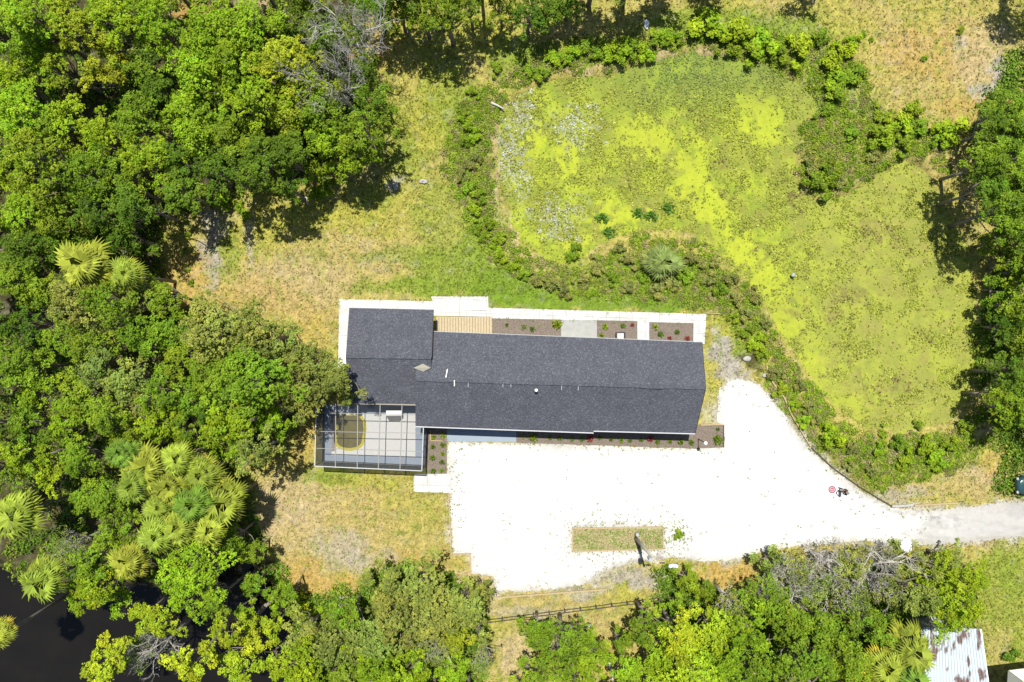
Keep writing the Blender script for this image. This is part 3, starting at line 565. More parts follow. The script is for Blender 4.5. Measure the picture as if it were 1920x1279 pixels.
# walls
def inset(P, c, dx, dy): return (P[0]+(dx if P[0] < c[0] else -dx), P[1]+(dy if P[1] < c[1] else -dy))
def wallblock(a, b, c, d, ra, rb, zt=2.62):
    cx = sum(q[0] for q in (a, b, c, d))/4; cy = sum(q[1] for q in (a, b, c, d))/4
    pts = [inset(q, (cx, cy), .35, .5) for q in (a, b, c, d)]
    V = [(x, y, 0) for x, y in pts]+[(x, y, zt) for x, y in pts]
    V += [(pts[0][0], ra[1], 3.85), (pts[1][0], rb[1], 3.85)]
    return V, [(0, 1, 5, 4), (2, 3, 7, 6), (1, 2, 6, 9, 5), (3, 0, 4, 8, 7)], pts
V, F, mp = wallblock(Nw, Ne, Se, Sw, Rw, Re); m1 = MB(); m1.add(V, F); m1.build('wall', 'wall', house)
V, F, wp = wallblock(WNw, WNe, WSe, WSw, WRw, WRe); m1 = MB(); m1.add(V, F); m1.build('wing_wall', 'wall', house)
def opening(name, a, b, t, wid, z0, z1, out, mat='glass'):   # on wall from a to b at fraction t
    a, b = Vector((*a, 0)), Vector((*b, 0)); d = (b-a).normalized(); c = a.lerp(b, t); n = Vector((d.y, -d.x, 0))*out
    m = MB(); zc = (z0+z1)/2; r = math.atan2(d.y, d.x)
    q = c+n*.03; m.box(q.x, q.y, zc, wid, .06, z1-z0, r); fo = m.build(name, 'white' if name != 'garage_door' else 'blueconc', house)
    if name == 'window' or name == 'door':
        m = MB(); q = c+n*.065; m.box(q.x, q.y, zc, wid*.84, .03, (z1-z0)*.86, r); m.build('pane', 'glass', fo)
    return fo
for t in (.12, .55, .8): opening('window', mp[3], mp[2], t, 1.5, 1.0, 2.1, 1)
opening('garage_door', mp[3], mp[2], .23, 4.4, .05, 2.25, 1)
opening('door', mp[3], mp[2], .42, .95, .05, 2.1, 1)
for t in (.3, .5, .9): opening('window', mp[0], mp[1], t, 1.4, 1.0, 2.1, -1)
opening('door', mp[0], mp[1], .62, .95, .05, 2.1, -1)
opening('door', wp[3], wp[2], .66, 1.6, .05, 2.1, 1)
opening('window', wp[0], wp[1], .5, 1.4, 1.0, 2.1, -1); opening('window', mp[1], mp[2], .5, 1.2, 1.0, 2.1, -1)
# white chimney chase on the west side
mb = MB(); P4 = [W(634+11, 646, 3.75), W(658, 646, 3.75), W(657.5, 682, 3.75), W(645, 682, 3.75)]
mb.slab(P4[::-1], 3.75); ch = mb.build('chimney', 'white', house, bevel=.02)
fx, fy, _ = W(650.5, 663, 3.8); mb = MB(); mb.box(fx, fy, 3.8, .2, .28, .12); mb.build('flue', 'black', ch)

# ================================================================= PATHS, PADS, BEDS
def slabobj(name, P, z, mat, th=.1, kind='structure', parent=None, zb=None):
    m = MB(); m.slab([(W(x, y)[0], W(x, y)[1], z) for x, y in P][::-1], th); o = m.build(name, mat, parent)
    if parent is None and kind: tag(o, kind=kind)
    return o
slabobj('walkway', [(636, 561), (812, 565), (808, 556), (915, 556), (916, 577), (1324, 589), (1321, 645), (1300, 645), (1300, 606), (1217, 604), (1217, 645), (1195, 645), (1195, 602), (923, 597), (923, 594), (800, 592), (800, 588), (662, 586), (660, 690), (634, 690)], .05, 'concrete')
slabobj('garden_pad', [(1052, 599), (1119, 601), (1119, 640), (1052, 640)], .046, 'greyconc')
slabobj('garage_apron', [(838, 790), (968, 790), (968, 829), (838, 828)], .035, 'blueconc')
slabobj('side_pad', [(776, 889), (846, 888), (843, 924), (775, 922)], .045, 'concrete')
slabobj('east_gravel_strip', [(1303, 640), (1330, 640), (1330, 790), (1303, 790)], .004, 'greyconc') if False else None
for nm, P in (('x', [(923, 597), (1052, 599), (1052, 640), (923, 640)]), ('x', [(1119, 601), (1195, 602), (1195, 645), (1119, 645)]), ('x', [(1217, 604), (1300, 606), (1300, 650), (1217, 650)]), ('x', [(968, 795), (1305, 805), (1305, 841), (968, 830)]), ('x', [(1305, 797), (1356, 797), (1356, 839), (1305, 841)]), ('x', [(800, 795), (838, 800), (838, 888), (800, 888)])):
    slabobj('mulch_bed', P, .03, 'mulch', .06)
def edging(P, label, z=.08, wd=.08, mat='timber', name='timber_edging', group=None, cat='edging'):
    m = MB()
    for a, b in zip(P[:-1], P[1:]): m.bar(W(*a, z), W(*b, z), wd, wd*1.1)
    o = m.build(name, mat, None); tag(o, label, cat, group); return o
edging([(829, 827), (807, 826), (807, 806)], 'L-shaped pale timber edging in the mulch bed beside the pool cage')
edging([(1314, 797), (1355, 796)], 'straight pale timber along the top of the mulch bed at the house corner', wd=.12)
edging([(1357, 797), (1357, 838)], 'dark timber closing the right side of the mulch bed at the house corner', wd=.07, mat='darkwood')
edging([(874, 594), (874, 581), (911, 581.5), (911, 594)], 'thin grey metal frame lying on the white patio by the wooden deck', wd=.05, mat='galv', name='steel_guide', cat='frame', z=.09)
edging([(848, 1039), (882, 1038), (882, 1078)], 'L-shaped brown boards at the left corner of the sand yard', wd=.1)
edging([(841, 925), (844, 985), (846, 1036)], 'long brown timber between dry lawn and the sand yard', wd=.09)
edging([(926, 1121), (1030, 1113), (1137, 1105)], 'long pale timber lying on dry grass below the sand yard', wd=.13)
edging([(1437, 686), (1448, 716), (1470, 745), (1482, 772)], 'upper pale timber along the bank above the white drive', wd=.12)
edging([(1482, 774), (1502, 808), (1520, 838)], 'second timber down the bank beside the white drive', wd=.09)
edging([(1522, 840), (1560, 876), (1612, 913), (1672, 949)], 'long dark timber where the weedy bank meets the white drive', wd=.09, mat='darkwood')
edging([(1672, 949), (1698, 948), (1712, 946)], 'pale timber at the mouth of the lane', wd=.2, mat='stone')
edging([(1714, 948), (1795, 943)], 'long pale log beside the grey lane', wd=.14)
edging([(1323, 587), (1350, 588.5)], 'short thin timber continuing from the walkway corner towards the weeds', wd=.08)
# wooden deck
dk = thing('wooden_deck', W(868, 610), 'pale pine deck of narrow boards against the house', 'deck')
m = MB(); nb = 20
for i in range(nb):
    a, b = 818+i*(923-818)/nb, 818+(i+.88)*(923-818)/nb
    m.slab([W(a, 594, .16), W(b, 594, .16), W(b, 634, .16), W(a, 634, .16)][::-1], .05)
m.build('boards', 'wood', dk)
m = MB(); m.box(W(870, 614)[0], W(870, 614)[1], .055, 5.2, 1.9, .1); m.build('joists', 'darkwood', dk)
# garden bench near the wall
bc = thing('garden_bench', W(1162, 636), 'small pale seat in a black frame beside the house wall', 'bench')
m = MB(); X, Y, _ = W(1162, 632.5); m.box(X, Y, .45, .62, .9, .06); m.build('seat', 'concrete', bc, bevel=.02)
m = MB()
for dx in (-.4, .4): m.bar((X+dx, Y-.5, .5), (X+dx, Y+.45, .5), .09)
m.bar((X-.4, Y+.45, .5), (X+.4, Y+.45, .5), .1)
m.build('frame', 'black', bc)
for dx in (-.38, .38):
    for dy in (-.42, .42):
        m = MB(); m.box(X+dx, Y+dy, .23, .06, .06, .46); m.build('leg', 'black', bc)

# ================================================================= POOL CAGE
cg = thing('pool_cage', W(695, 818), 'screened pool enclosure with grey frame attached to the house', 'screen enclosure')
ZC = 2.7
TNW, TSW, TSE, TE = W(593, 757, ZC), W(590.5, 874, ZC), W(791, 883, ZC), W(794, 802, ZC)
TN2 = W(655, 757, ZC); TN3 = W(779, 760, ZC); TE2 = W(779, 801, ZC)
def down(p, z=0.0): return (p[0], p[1], z)
mt = MB()
for a, b in ((TNW, TSW), (TSW, TSE), (TSE, TE)): mt.bar(a, b, .07, .08)
mt.build('top_rail', 'alud', cg)
m = MB()
for t0, t1 in ((629.5, 629), (671, 670), (713, 709.5), (754, 750)):
    m.bar(W(t0, 757.5, ZC-.02), W(t1, 876+(t1-590)*.04, ZC-.02), .07, .1)
m.build('roof_beam', 'alu', cg)
m = MB()
for yl, yr in ((774, 778), (809, 812.5), (840.5, 847)):
    xr = 779 if yr < 800 else 793
    m.bar(W(593, yl, ZC+.01), W(xr, yr, ZC+.01), .05, .06)
m.bar(TN2, TN3, .06); m.bar(TE2, TE, .05); m.build('purlin', 'alu', cg)
posts = [TNW, TSW, TSE, TE]+[W(x, 876+(x-590)*.04, ZC) for x in (629, 670, 709.5, 750)]+[W(592, 796, ZC), W(591, 835, ZC), W(792.5, 842, ZC)]
for p in posts:
    m = MB(); m.bar(down(p, 0), (p[0], p[1], ZC-.05), .06); m.build('post', 'alu', cg)
m = MB(); m.bar(down(TNW, .45), down(TSW, .45), .05); m.bar(down(TSW, .45), down(TSE, .45), .05); m.bar(down(TSE, .45), down(TE, .45), .05); m.build('chair_rail', 'alu', cg)
m = MB()
def quad(a, b, z0, z1): m.add([(a[0], a[1], z0), (b[0], b[1], z0), (b[0], b[1], z1), (a[0], a[1], z1)], [(0, 1, 2, 3)])
quad(TNW, TSW, .0, ZC); quad(TSW, TSE, .0, ZC); quad(TSE, TE, .0, ZC); m.build('wall_screen', 'screenwall', cg)
m = MB(); zt = ZC-.06
m.add([(p[0], p[1], zt) for p in (TNW, TSW, TSE, TE, TE2, TN3, TN2)], [tuple(range(7))]); m.build('roof_screen', 'screen', cg)
m = MB(); m.bar(down(TSW, .12), down(TSE, .12), .05, .24); m.bar(down(TSE, .12), down(TE, .12), .05, .24); m.bar(down(TNW, .12), down(TSW, .12), .05, .24); m.build('kick_plate', 'black', cg)
slabobj('pool_deck', [(608, 760), (606, 864), (798, 872), (800, 790), (790, 760)], .03, 'cageblue')
slabobj('inner_pool_deck', [(622, 776), (779, 776), (779, 856), (622, 853)], .042, 'cagedeck')
pl = thing('swimming_pool', W(656, 812), 'small round-ended pool of brown water with yellow algae rim', 'swimming pool')
def poolshape(g):
    P = [(633-g, 779-g*.3), (672+g, 779-g*.3), (681+g, 790), (682+g, 806), (679+g, 822)]
    for a in range(0, 181, 20):
        t = math.radians(a); P.append((655+(23+g)*math.cos(t), 828+(12+g)*math.sin(t)))
    P.append((632-g, 815)); return P
slabobj('coping', [(622, 777), (630, 777), (630, 846), (622, 846)], .05, 'brownstone', .05, parent=pl)
slabobj('algae_rim', poolshape(5.5), .05, 'yellow', .05, parent=pl)
slabobj('water', poolshape(0), .058, 'poolwater', .05, parent=pl)
# white counter; its sloping grey base takes the shape of its cast shadow
ct = thing('patio_counter', W(738, 778), 'white-topped counter under the pool cage, its sloping grey front shaped as its shadow', 'counter')
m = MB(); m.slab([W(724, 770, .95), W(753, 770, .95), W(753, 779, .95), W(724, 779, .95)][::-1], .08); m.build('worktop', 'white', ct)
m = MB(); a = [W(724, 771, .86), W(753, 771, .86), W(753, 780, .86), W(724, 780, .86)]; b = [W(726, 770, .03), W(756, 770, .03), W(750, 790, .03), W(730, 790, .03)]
m.add(a+b, [(3, 2, 1, 0), (4, 5, 6, 7), (0, 1, 5, 4), (1, 2, 6, 5), (2, 3, 7, 6), (3, 0, 4, 7)]); m.build('base', 'greyconc', ct)  # grey slope modelled where the counter's shadow lies

# ================================================================= POLE, LAMP, FENCE, SMALL THINGS
pb = Vector(W(1191, 1008)); ptop = Vector(W(1233, 1057, 6.9)); up = (ptop-pb)
up_ = thing('utility_pole', pb, 'grey wooden utility pole standing in the grassy island bed', 'utility pole')
m = MB(); m.tube([pb, pb+up*.5, ptop], [.16, .13, .09], 12); m.build('pole', 'poleW', up_, True)
q = pb+up*.80; m = MB(); m.tube([q+Vector((-.22, -.05, -.4)), q+Vector((-.22, -.05, .4))], .19, 14); m.build('transformer', 'galv', up_)
m = MB(); m.tube([pb+Vector((.17, .02, 0)), pb+up*.55+Vector((.16, .02, 0))], .05, 8); m.build('riser_pipe', 'galv', up_)
q = pb+up*.95; m = MB(); m.bar(q, q+Vector((.6, .05, 0)), .06); cr = m.build('crossarm', 'poleW', up_)
for dx in (.3, .45, .6):
    m = MB(); m.tube([q+Vector((dx, 0, .03)), q+Vector((dx, 0, .2))], [.04, .07], 8); m.build('insulator', 'black', cr)
m = MB(); m.tube([pb+Vector((.08, .45, 0)), pb+Vector((.08, .45, .7))], .16, 10); m.build('meter_box', 'galv', up_)
lb = Vector(W(1309, 823)); lt = Vector(W(1323, 831, 2.7))
lp = thing('garden_lamp', lb, 'thin black garden lamp post with white globe at the house corner', 'lamp post')
m = MB(); m.tube([lb, lt-Vector((0, 0, .2))], [.045, .035], 8); m.build('post', 'black', lp)
m = MB(); m.ball(lt, .17, 12, 8); m.build('globe', 'white', lp, True)
m = MB(); m.tube([lt-Vector((0, 0, .28)), lt-Vector((0, 0, .14))], [.06, .12], 10); m.build('collar', 'black', lp)
# dark double rails at the bottom, modelled in place of a cable shadow
fa, fb = Vector(W(912, 1158)), Vector(W(1262, 1113))
fn = thing('cable_shadow_rails', (fa+fb)/2, 'low dark double rails standing in for a cable shadow on dry grass', 'shadow rails')
for off in (0, .26):
    m = MB(); d = Vector((.03, -off, 0))
    nn = 12
    for i in range(nn):
        p0 = fa.lerp(fb, i/nn)+d; p1 = fa.lerp(fb, (i+1)/nn)+d
        m.bar(p0+Vector((0, 0, .62+.02*math.sin(i*2.1))), p1+Vector((0, 0, .62+.02*math.sin((i+1)*2.1))), .05, .06)
    m.build('rail', 'darkwood', fn)
for i in range(13):
    p = fa.lerp(fb, i/12)+Vector((.03, -.13, 0)); m = MB(); m.box(p.x, p.y, .34, .1, .12, .68); m.build('post', 'darkwood', fn)
# landing pad
lx, ly, _ = W(1560, 918)
pad = thing('landing_pad', (lx, ly, 0), 'round pink landing pad with dark red rim on the white sand', 'landing pad')
def disc(r, z, mat, nm, parent, n=32, inner=0.0):
    m = MB()
    if inner:
        V = [(lx+rr*math.cos(2*math.pi*i/n), ly+rr*math.sin(2*math.pi*i/n), z) for rr in (inner, r) for i in range(n)]
        m.add(V, [(i, n+i, n+(i+1) % n, (i+1) % n) for i in range(n)])
    else: m.slab([(lx+r*math.cos(2*math.pi*i/n), ly+r*math.sin(2*math.pi*i/n), z) for i in range(n)], .01)
    return m.build(nm, mat, parent)
disc(.335, .022, 'pink', 'fabric', pad)
disc(.34, .03, plain('maroon_rim', (.10, .03, .045), .6, .05, 5), 'rim', pad, inner=.27)
disc(.17, .028, 'red', 'ring_mark', pad, inner=.13)
for ax, ay in ((.02, .1), (-.03, -.12)):
    m = MB(); m.box(lx+ax, ly+ay, .031, .12, .08, .006, .3); m.build('centre_mark', 'red', pad)
# pale logs, rocks, scraps
def log(name, a, b, r, label, cat, mat='deadwood', z=.1):
    A, B = Vector(W(*a, z)), Vector(W(*b, z)); m = MB(); n = 5
    m.tube([A.lerp(B, i/n)+Vector((random.uniform(-.05, .05), random.uniform(-.05, .05), 0)) for i in range(n+1)], [r*(1-.08*i) for i in range(n+1)], 8)
    o = m.build(name, mat, None, True); return tag(o, label, cat)
log('fallen_log', (921, 192), (946, 204), .12, 'short white log at the left shore of the pond', 'log')
log('fallen_log', (1060, 1176), (1098, 1177), .09, 'thin pale branch on dry grass below the shadow rails', 'log')
log('fallen_log', (1143, 1240), (1150, 1279), .14, 'grey log standing out on bare ground at the bottom edge', 'log')
log('fallen_log', (1186, 1256), (1196, 1279), .12, 'brown log right of the grey one at the bottom edge', 'log', 'bark')
log('fallen_log', (573, 368), (578, 384), .12, 'small pinkish stump on the edge of the north woods', 'log')
log('mossy_log', (470, 1164), (528, 1106), .28, 'mossy fallen trunk reaching over the dark creek', 'log', 'bark', .4)
def rock(c, r, label, mat='stone', name='pale_rock', cat='rock', sq=(1, .7, .5)):
    m = MB(); m.ball((W(*c)[0], W(*c)[1], r*.2), r, 10, 7, sq)
    m.v = [(x+random.uniform(-.12, .12)*r, y+random.uniform(-.12, .12)*r, z+random.uniform(-.08, .08)*r) for x, y, z in m.v]
    tag(m.build(name, mat, None, True), label, cat)
rock((794, 341), .45, 'pale flat rock on the grass right of the north woods', sq=(1, .5, .25))
rock((742, 350), .42, 'grey-white flat stone in the grass near the woods edge', sq=(.6, 1, .2))
rock((641, 1120), .3, 'white stone at the bottom of the dry lawn, upper of two')
rock((650, 1134), .34, 'white stone at the bottom of the dry lawn, lower of two')
rock((1400, 673), .4, 'pinkish white rubble at the top of the bank by the drive')
rock((1434, 704), .3, 'small white stone beside the timber at the top of the drive')
rock((1212, 47), .5, 'white pointed scrap in the weeds north of the pond', 'white', 'metal_scrap', 'scrap', (.5, 1, .4))
rock((1487, 516), .22, 'dark round float resting in the middle of the pond', 'galv', 'float', 'float', (1, 1, .8))
rock((1099, 1172), .5, 'pale flattened cardboard on dry ground under the shadow rails', 'stone', 'cardboard_scrap', 'scrap', (1, .4, .15))
rock((1262, 1062), .5, 'crumpled white and blue tarp at the lower edge of the sand', 'tarp', 'tarp', 'tarp', (1, .55, .35))
rock((1697, 1022), .7, 'white mound standing for bare sand between the trees below the lane', 'white', 'white_sand_mound', 'tarp', (.8, 1, .4))  # white lump modelled where bare sand lies open between the trees

# ================================================================= CAR, SHEDS
def car(cx, cy):
    root = thing('parked_car', (cx, cy, 0), 'dark teal car parked on the dry verge at the right edge', 'car')
    L, Wd = 4.6, 1.85
    def ring(hl, hw, z, ex=3.2, n=32, ox=0):
        P = []
        for i in range(n):
            t = 2*math.pi*i/n; c, s = math.cos(t), math.sin(t)
            P.append((cx+ox+hl*math.copysign(abs(c)**(2/ex), c), cy+hw*math.copysign(abs(s)**(2/ex), s), z))
        return P
    def loft(R, nm, mat):
        m = MB(); n = len(R[0]); V = [p for r in R for p in r]
        F = [(i*n+j, i*n+(j+1) % n, (i+1)*n+(j+1) % n, (i+1)*n+j) for i in range(len(R)-1) for j in range(n)]
        F += [tuple(range(n-1, -1, -1)), tuple(range((len(R)-1)*n, len(R)*n))]
        m.add(V, F); return m.build(nm, mat, root, True)
    loft([ring(L/2-.12, Wd/2-.08, .28), ring(L/2, Wd/2, .45), ring(L/2, Wd/2, .72), ring(L/2-.06, Wd/2-.04, .9), ring(L/2-.25, Wd/2-.12, 1.0)], 'body', 'carpaint')
    loft([ring(1.5, .80, .99, 4, ox=.25), ring(1.1, .66, 1.45, 4, ox=.3)], 'cabin_glass', 'glass')
    loft([ring(1.12, .67, 1.452, 4, ox=.3), ring(1.0, .6, 1.5, 4, ox=.3)], 'roof', 'carpaint')
    for sx in (-1.4, 1.4):
        for sy in (-.82, .82):
            m = MB(); m.tube([(cx+sx, cy+sy-.1, .33), (cx+sx, cy+sy+.1, .33)], .33, 18); wh = m.build('wheel', 'rubber', root)
            m = MB(); m.tube([(cx+sx, cy+sy-.11, .33), (cx+sx, cy+sy+.11, .33)], .19, 14); m.build('rim', 'galv', wh)
    for sy in (-.62, .62):
        m = MB(); m.ball((cx-L/2+.12, cy+sy, .74), .16, 10, 6, (.8, 1, .5)); m.build('headlight', 'galv', root, True)
    for sy in (-1.0, 1.0):
        m = MB(); m.box(cx-.75, cy+sy, 1.0, .14, .2, .14); m.build('mirror', 'carpaint', root, bevel=.03)
    m = MB(); m.box(cx-L/2-.01, cy, .55, .06, 1.2, .2); m.build('grille', 'black', root)
x0, y0, _ = W(1903.5, 910, .6); car(x0+2.3, y0)
# rusty metal roofed shed
ZS = 2.9; A, B, Cc, D = W(1728, 1176, ZS), W(1837, 1179, ZS), W(1868, 1400, ZS-.2), W(1722, 1400, ZS-.2)
sh = thing('metal_shed', ((A[0]+B[0])/2, (A[1]+Cc[1])/2, 0), 'shed with white corrugated metal roof streaked by rust', 'shed')
m = MB(); n = 44; 
for i in range(n):
    t0, t1 = i/n, (i+1)/n
    a0, a1 = Vector(A).lerp(Vector(B), t0), Vector(A).lerp(Vector(B), t1); b0, b1 = Vector(D).lerp(Vector(Cc), t0), Vector(D).lerp(Vector(Cc), t1)
    dz = Vector((0, 0, .05 if i % 2 else 0)); m.slab([a0+dz, b0+dz, b1+dz, a1+dz], .05)
m.build('roof', 'rust', sh)
def walls4(P, ins, zt, root, mat):
    m = MB(); cx = sum(p[0] for p in P)/4; cy = sum(p[1] for p in P)/4; Q = [(p[0]+(ins if p[0] < cx else -ins), p[1]+(ins if p[1] < cy else -ins)) for p in P]
    m.add([(x, y, 0) for x, y in Q]+[(x, y, zt) for x, y in Q], [(i, (i+1) % 4, (i+1) % 4+4, i+4) for i in range(4)]); m.build('wall', mat, root); return Q
Qs = walls4([A, B, Cc, D], .15, 2.72, sh, 'greyroof')
m = MB(); m.box((Qs[0][0]+Qs[1][0])/2, (Qs[0][1]+Qs[1][1])/2+.02, 1.02, 1.0, .06, 2.0); m.build('door', 'white', sh)
m = MB(); m.bar(Vector(B)+Vector((.03, 0, .05)), Vector(Cc)+Vector((.03, 0, .05)), .12, .12); m.build('roof_trim', 'white', sh)
ch_ = thing('cream_outbuilding', W(1935, 1300), 'cream-roofed outbuilding just entering the bottom right corner', 'outbuilding')
m = MB(); r0, r1 = Vector(W(1892, 1257.5, 3.2)), Vector(W(2080, 1235, 3.2)); r2 = Vector(W(1935, 1290, 3.2)); m.slab([r0, r2, Vector(W(2120, 1268, 3.2)), r1], .08); m.build('roof', 'cream', ch_)
m = MB(); m.slab([r0+Vector((-.02, 0, -.1)), Vector(W(1885, 1340, 2.3)), Vector(W(2070, 1330, 2.3)), r2+Vector((0, 0, -.1))], .08); m.build('lower_roof', 'greyroof', ch_)
m = MB(); bx, by = W(1990, 1300)[:2]; m.box(bx, by, 1.1, 6.5, 2.4, 2.2, .12); m.build('wall', 'cream', ch_)

# ================================================================= PERSON
def skinned(name, V, E, R, mat, parent, root_i=0, sub=2):
    V = [Vector(v)-wloc(parent) if parent is not None else Vector(v) for v in V]
    me = bpy.data.meshes.new(name); me.from_pydata([tuple(v) for v in V], E, []); me.update(); me.materials.append(M[mat])
    o = link(name, me, parent); sk = o.modifiers.new('skin', 'SKIN'); sk.use_smooth_shade = True
    for i, r in enumerate(R):
        d = me.skin_vertices[0].data[i]; d.radius = (r, r) if not hasattr(r, '__len__') else r; d.use_root = (i == root_i)
    s = o.modifiers.new('sub', 'SUBSURF'); s.levels = sub; s.render_levels = sub
    return o
def person():
    bx, by, _ = W(1574, 917.5)
    th = math.radians(168)    # facing the landing pad, to the left
    f = Vector((math.cos(th), math.sin(th), 0)); s = Vector((-f.y, f.x, 0)); z = Vector((0, 0, 1)); o0 = Vector((bx, by, 0))
    def p(a, b, c): return o0+f*a+s*b+z*c
    root = thing('person', (bx, by, 0), 'person in dark clothes and cap standing by the landing pad, holding a small controller', 'person')
    V = [p(0, 0, .95), p(.0, 0, 1.15), p(-.01, 0, 1.35), p(-.01, 0, 1.46), p(.01, 0, 1.55), p(.03, 0, 1.66), p(.03, 0, 1.72)]
    R = [.13, .12, .14, .06, .055, .09, .07]; E = [(0, 1), (1, 2), (2, 3), (3, 4), (4, 5), (5, 6)]
    for sg in (-1, 1):
        n = len(V); V += [p(0, .10*sg, .90), p(.03, .12*sg, .50), p(-.02, .13*sg, .10), p(.03, .13*sg, .05), p(.15, .15*sg, .04)]
        R += [.095, .062, .042, .045, .035]; E += [(0, n), (n, n+1), (n+1, n+2), (n+2, n+3), (n+3, n+4)]
        n = len(V); V += [p(-.01, .19*sg, 1.40), p(.03, .25*sg, 1.14), p(.24, .14*sg, 1.10), p(.29, .11*sg, 1.11)]
        R += [.055, .042, .032, .032]; E += [(2, n), (n, n+1), (n+1, n+2), (n+2, n+3)]
        h = n+3
        for k, (da, db, dc) in enumerate(((.035, -.020, .055), (.055, -.012, .035), (.062, -.006, .012), (.056, 0, -.010), (.044, .004, -.030))):
            n = len(V); V += [p(.29+da*.6, (.11+db*.5)*sg, 1.11+dc*.8), p(.29+da, (.11+db-.02)*sg, 1.11+dc)]
            R += [.010, .008]; E += [(h, n), (n, n+1)]
    body = skinned('body', V, E, R, 'skin', root)
    Vt = [p(0, 0, .95), p(0, 0, 1.04)]; Rt = [.15, .14]; Et = [(0, 1)]
    for sg in (-1, 1):
        n = len(Vt); Vt += [p(0, .10*sg, .88), p(.03, .12*sg, .50), p(-.02, .13*sg, .11)]; Rt += [.11, .08, .066]; Et += [(0, n), (n, n+1), (n+1, n+2)]
    skinned('trousers', Vt, Et, Rt, 'denim', root)
    Vj = [p(0, 0, 1.0), p(0, 0, 1.18), p(-.01, 0, 1.36), p(-.01, 0, 1.46)]; Rj = [.155, .145, .165, .08]; Ej = [(0, 1), (1, 2), (2, 3)]
    for sg in (-1, 1):
        n = len(Vj); Vj += [p(-.01, .20*sg, 1.40), p(.03, .25*sg, 1.14), p(.22, .15*sg, 1.10)]; Rj += [.075, .06, .046]; Ej += [(2, n), (n, n+1), (n+1, n+2)]
    skinned('jacket', Vj, Ej, Rj, 'cloth', root)
    for sg in (-1, 1):
        m = MB(); c = p(.05, .13*sg, .045); m.ball((0, 0, 0), 1, 12, 8); rot = Matrix.Rotation(th, 3, 'Z')
        m.v = [tuple(c+rot @ Vector((x*.15, y*.055, zz*.05))) for x, y, zz in m.v]; m.build('shoe', 'black', root, True)
    hd = p(.03, 0, 1.66)
    m = MB(); m.ball(tuple(hd+z*.035-f*.012), .112, 14, 10, (1, 1, .95)); m.v = [(x, y, max(zz, hd.z-.01)) if (Vector((x, y, zz))-hd).dot(f) > .03 else (x, y, zz) for x, y, zz in m.v]
    m.build('hair', 'hair', root, True)
    m = MB(); m.ball(tuple(hd+z*.06), .118, 16, 10, (1, 1, .75)); m.v = [(x, y, max(zz, hd.z+.05)) for x, y, zz in m.v]
    m.slab([hd+f*.09+s*.08+z*.062, hd+f*.19+s*.05+z*.055, hd+f*.19-s*.05+z*.055, hd+f*.09-s*.08+z*.062], .01); m.build('cap', 'greyroof', root)
    for sg in (-1, 1):
        m = MB(); m.ball(tuple(hd+s*.095*sg), .022, 8, 6, (1, 1, 1.4)); m.build('ear', 'skin', body, True)
        m = MB(); m.ball(tuple(hd+f*.088+s*.034*sg+z*.01), .012, 8, 6); m.build('eye', 'black', body, True)
    m = MB(); m.ball(tuple(hd+f*.1-z*.012), .015, 8, 6, (1, 1, 1.5)); m.build('nose', 'skin', body, True)
    m = MB(); m.bar(hd+f*.087+s*.022-z*.045, hd+f*.087-s*.022-z*.045, .01); m.build('mouth', 'red', body)
    c = p(.33, 0, 1.12); rc = thing('remote_controller', c, 'small dark remote controller held in both hands of the person', 'controller')
    m = MB(); m.box(c.x, c.y, c.z, .10, .19, .04, th); m.build('body', 'black', rc, bevel=.01)
    m = MB(); q = c+z*.03+f*.03; m.box(q.x, q.y, q.z, .07, .15, .012, th); m.build('screen', 'glass', rc)
person()

# ================================================================= VEGETATION PROTOTYPES
def crown_pts(R, nl, per_lobe, per_sprig, seed, flat_=.62, droop=.15):
    g = np.random.default_rng(seed); C_, N_, T_ = [], [], []; lobes = []
    ph0, ph1 = g.uniform(0, 6.28, 2)
    for i in range(nl):
        a = i*2.399963+g.uniform(-.45, .45); fr = math.sqrt((i+.5)/nl)
        rr = R*.80*fr*g.uniform(.75, 1.2)*(1+.24*math.sin(a*2+ph0)+.15*math.sin(a*3+ph1))
        if g.random() < .14 and i > 2: continue
        lr = R*g.uniform(.15, .31)*(1.1-.25*fr); zc = R*flat_*(1-fr**2*.9)*g.uniform(.25, 1.2)-R*droop*fr
        lobes.append((rr*math.cos(a), rr*math.sin(a), zc, lr))
        n = max(10, int(per_lobe*(lr/(R*.3))**2)); d = g.normal(size=(n, 3)); d /= np.linalg.norm(d, axis=1, keepdims=True)
        d[:, 2] = np.where(d[:, 2] < -.35, -d[:, 2], d[:, 2])
        c = np.array(lobes[-1][:3])+d*lr*g.uniform(.7, 1.08, (n, 1))*(1, 1, .8)
        lt = g.uniform(.78, 1.22); warm = g.uniform(-.14, .14)
        for j in range(n):
            m = per_sprig; sr = g.uniform(.16, .32); t = lt*g.uniform(.72, 1.28); wj = warm+g.uniform(-.08, .12)
            q = g.normal(size=(m, 3)); q /= np.linalg.norm(q, axis=1, keepdims=True)
            C_.append(c[j]+q*sr*g.uniform(.4, 1, (m, 1))*(1, 1, .6)); N_.append(q*.5+d[j]*.35+np.array((0, .12, .7))+g.normal(size=(m, 3))*.3)
            tt = t*g.uniform(.8, 1.2, (m, 1)); T_.append(tt*np.array((1+wj*1.0, 1+wj*.3, 1.0)))
    return np.concatenate(C_), np.concatenate(N_), np.concatenate(T_), lobes
def crown_mesh(name, R, nl, pl, ps, seed, ls, mat='leaf', **k):
    c, n, t, lobes = crown_pts(R, nl, pl, ps, seed, **k)
    g = np.random.default_rng(seed+5)
    return leaf_obj(name, c, n, g.uniform(ls*.7, ls*1.35, len(c)), t, M[mat], .62), lobes
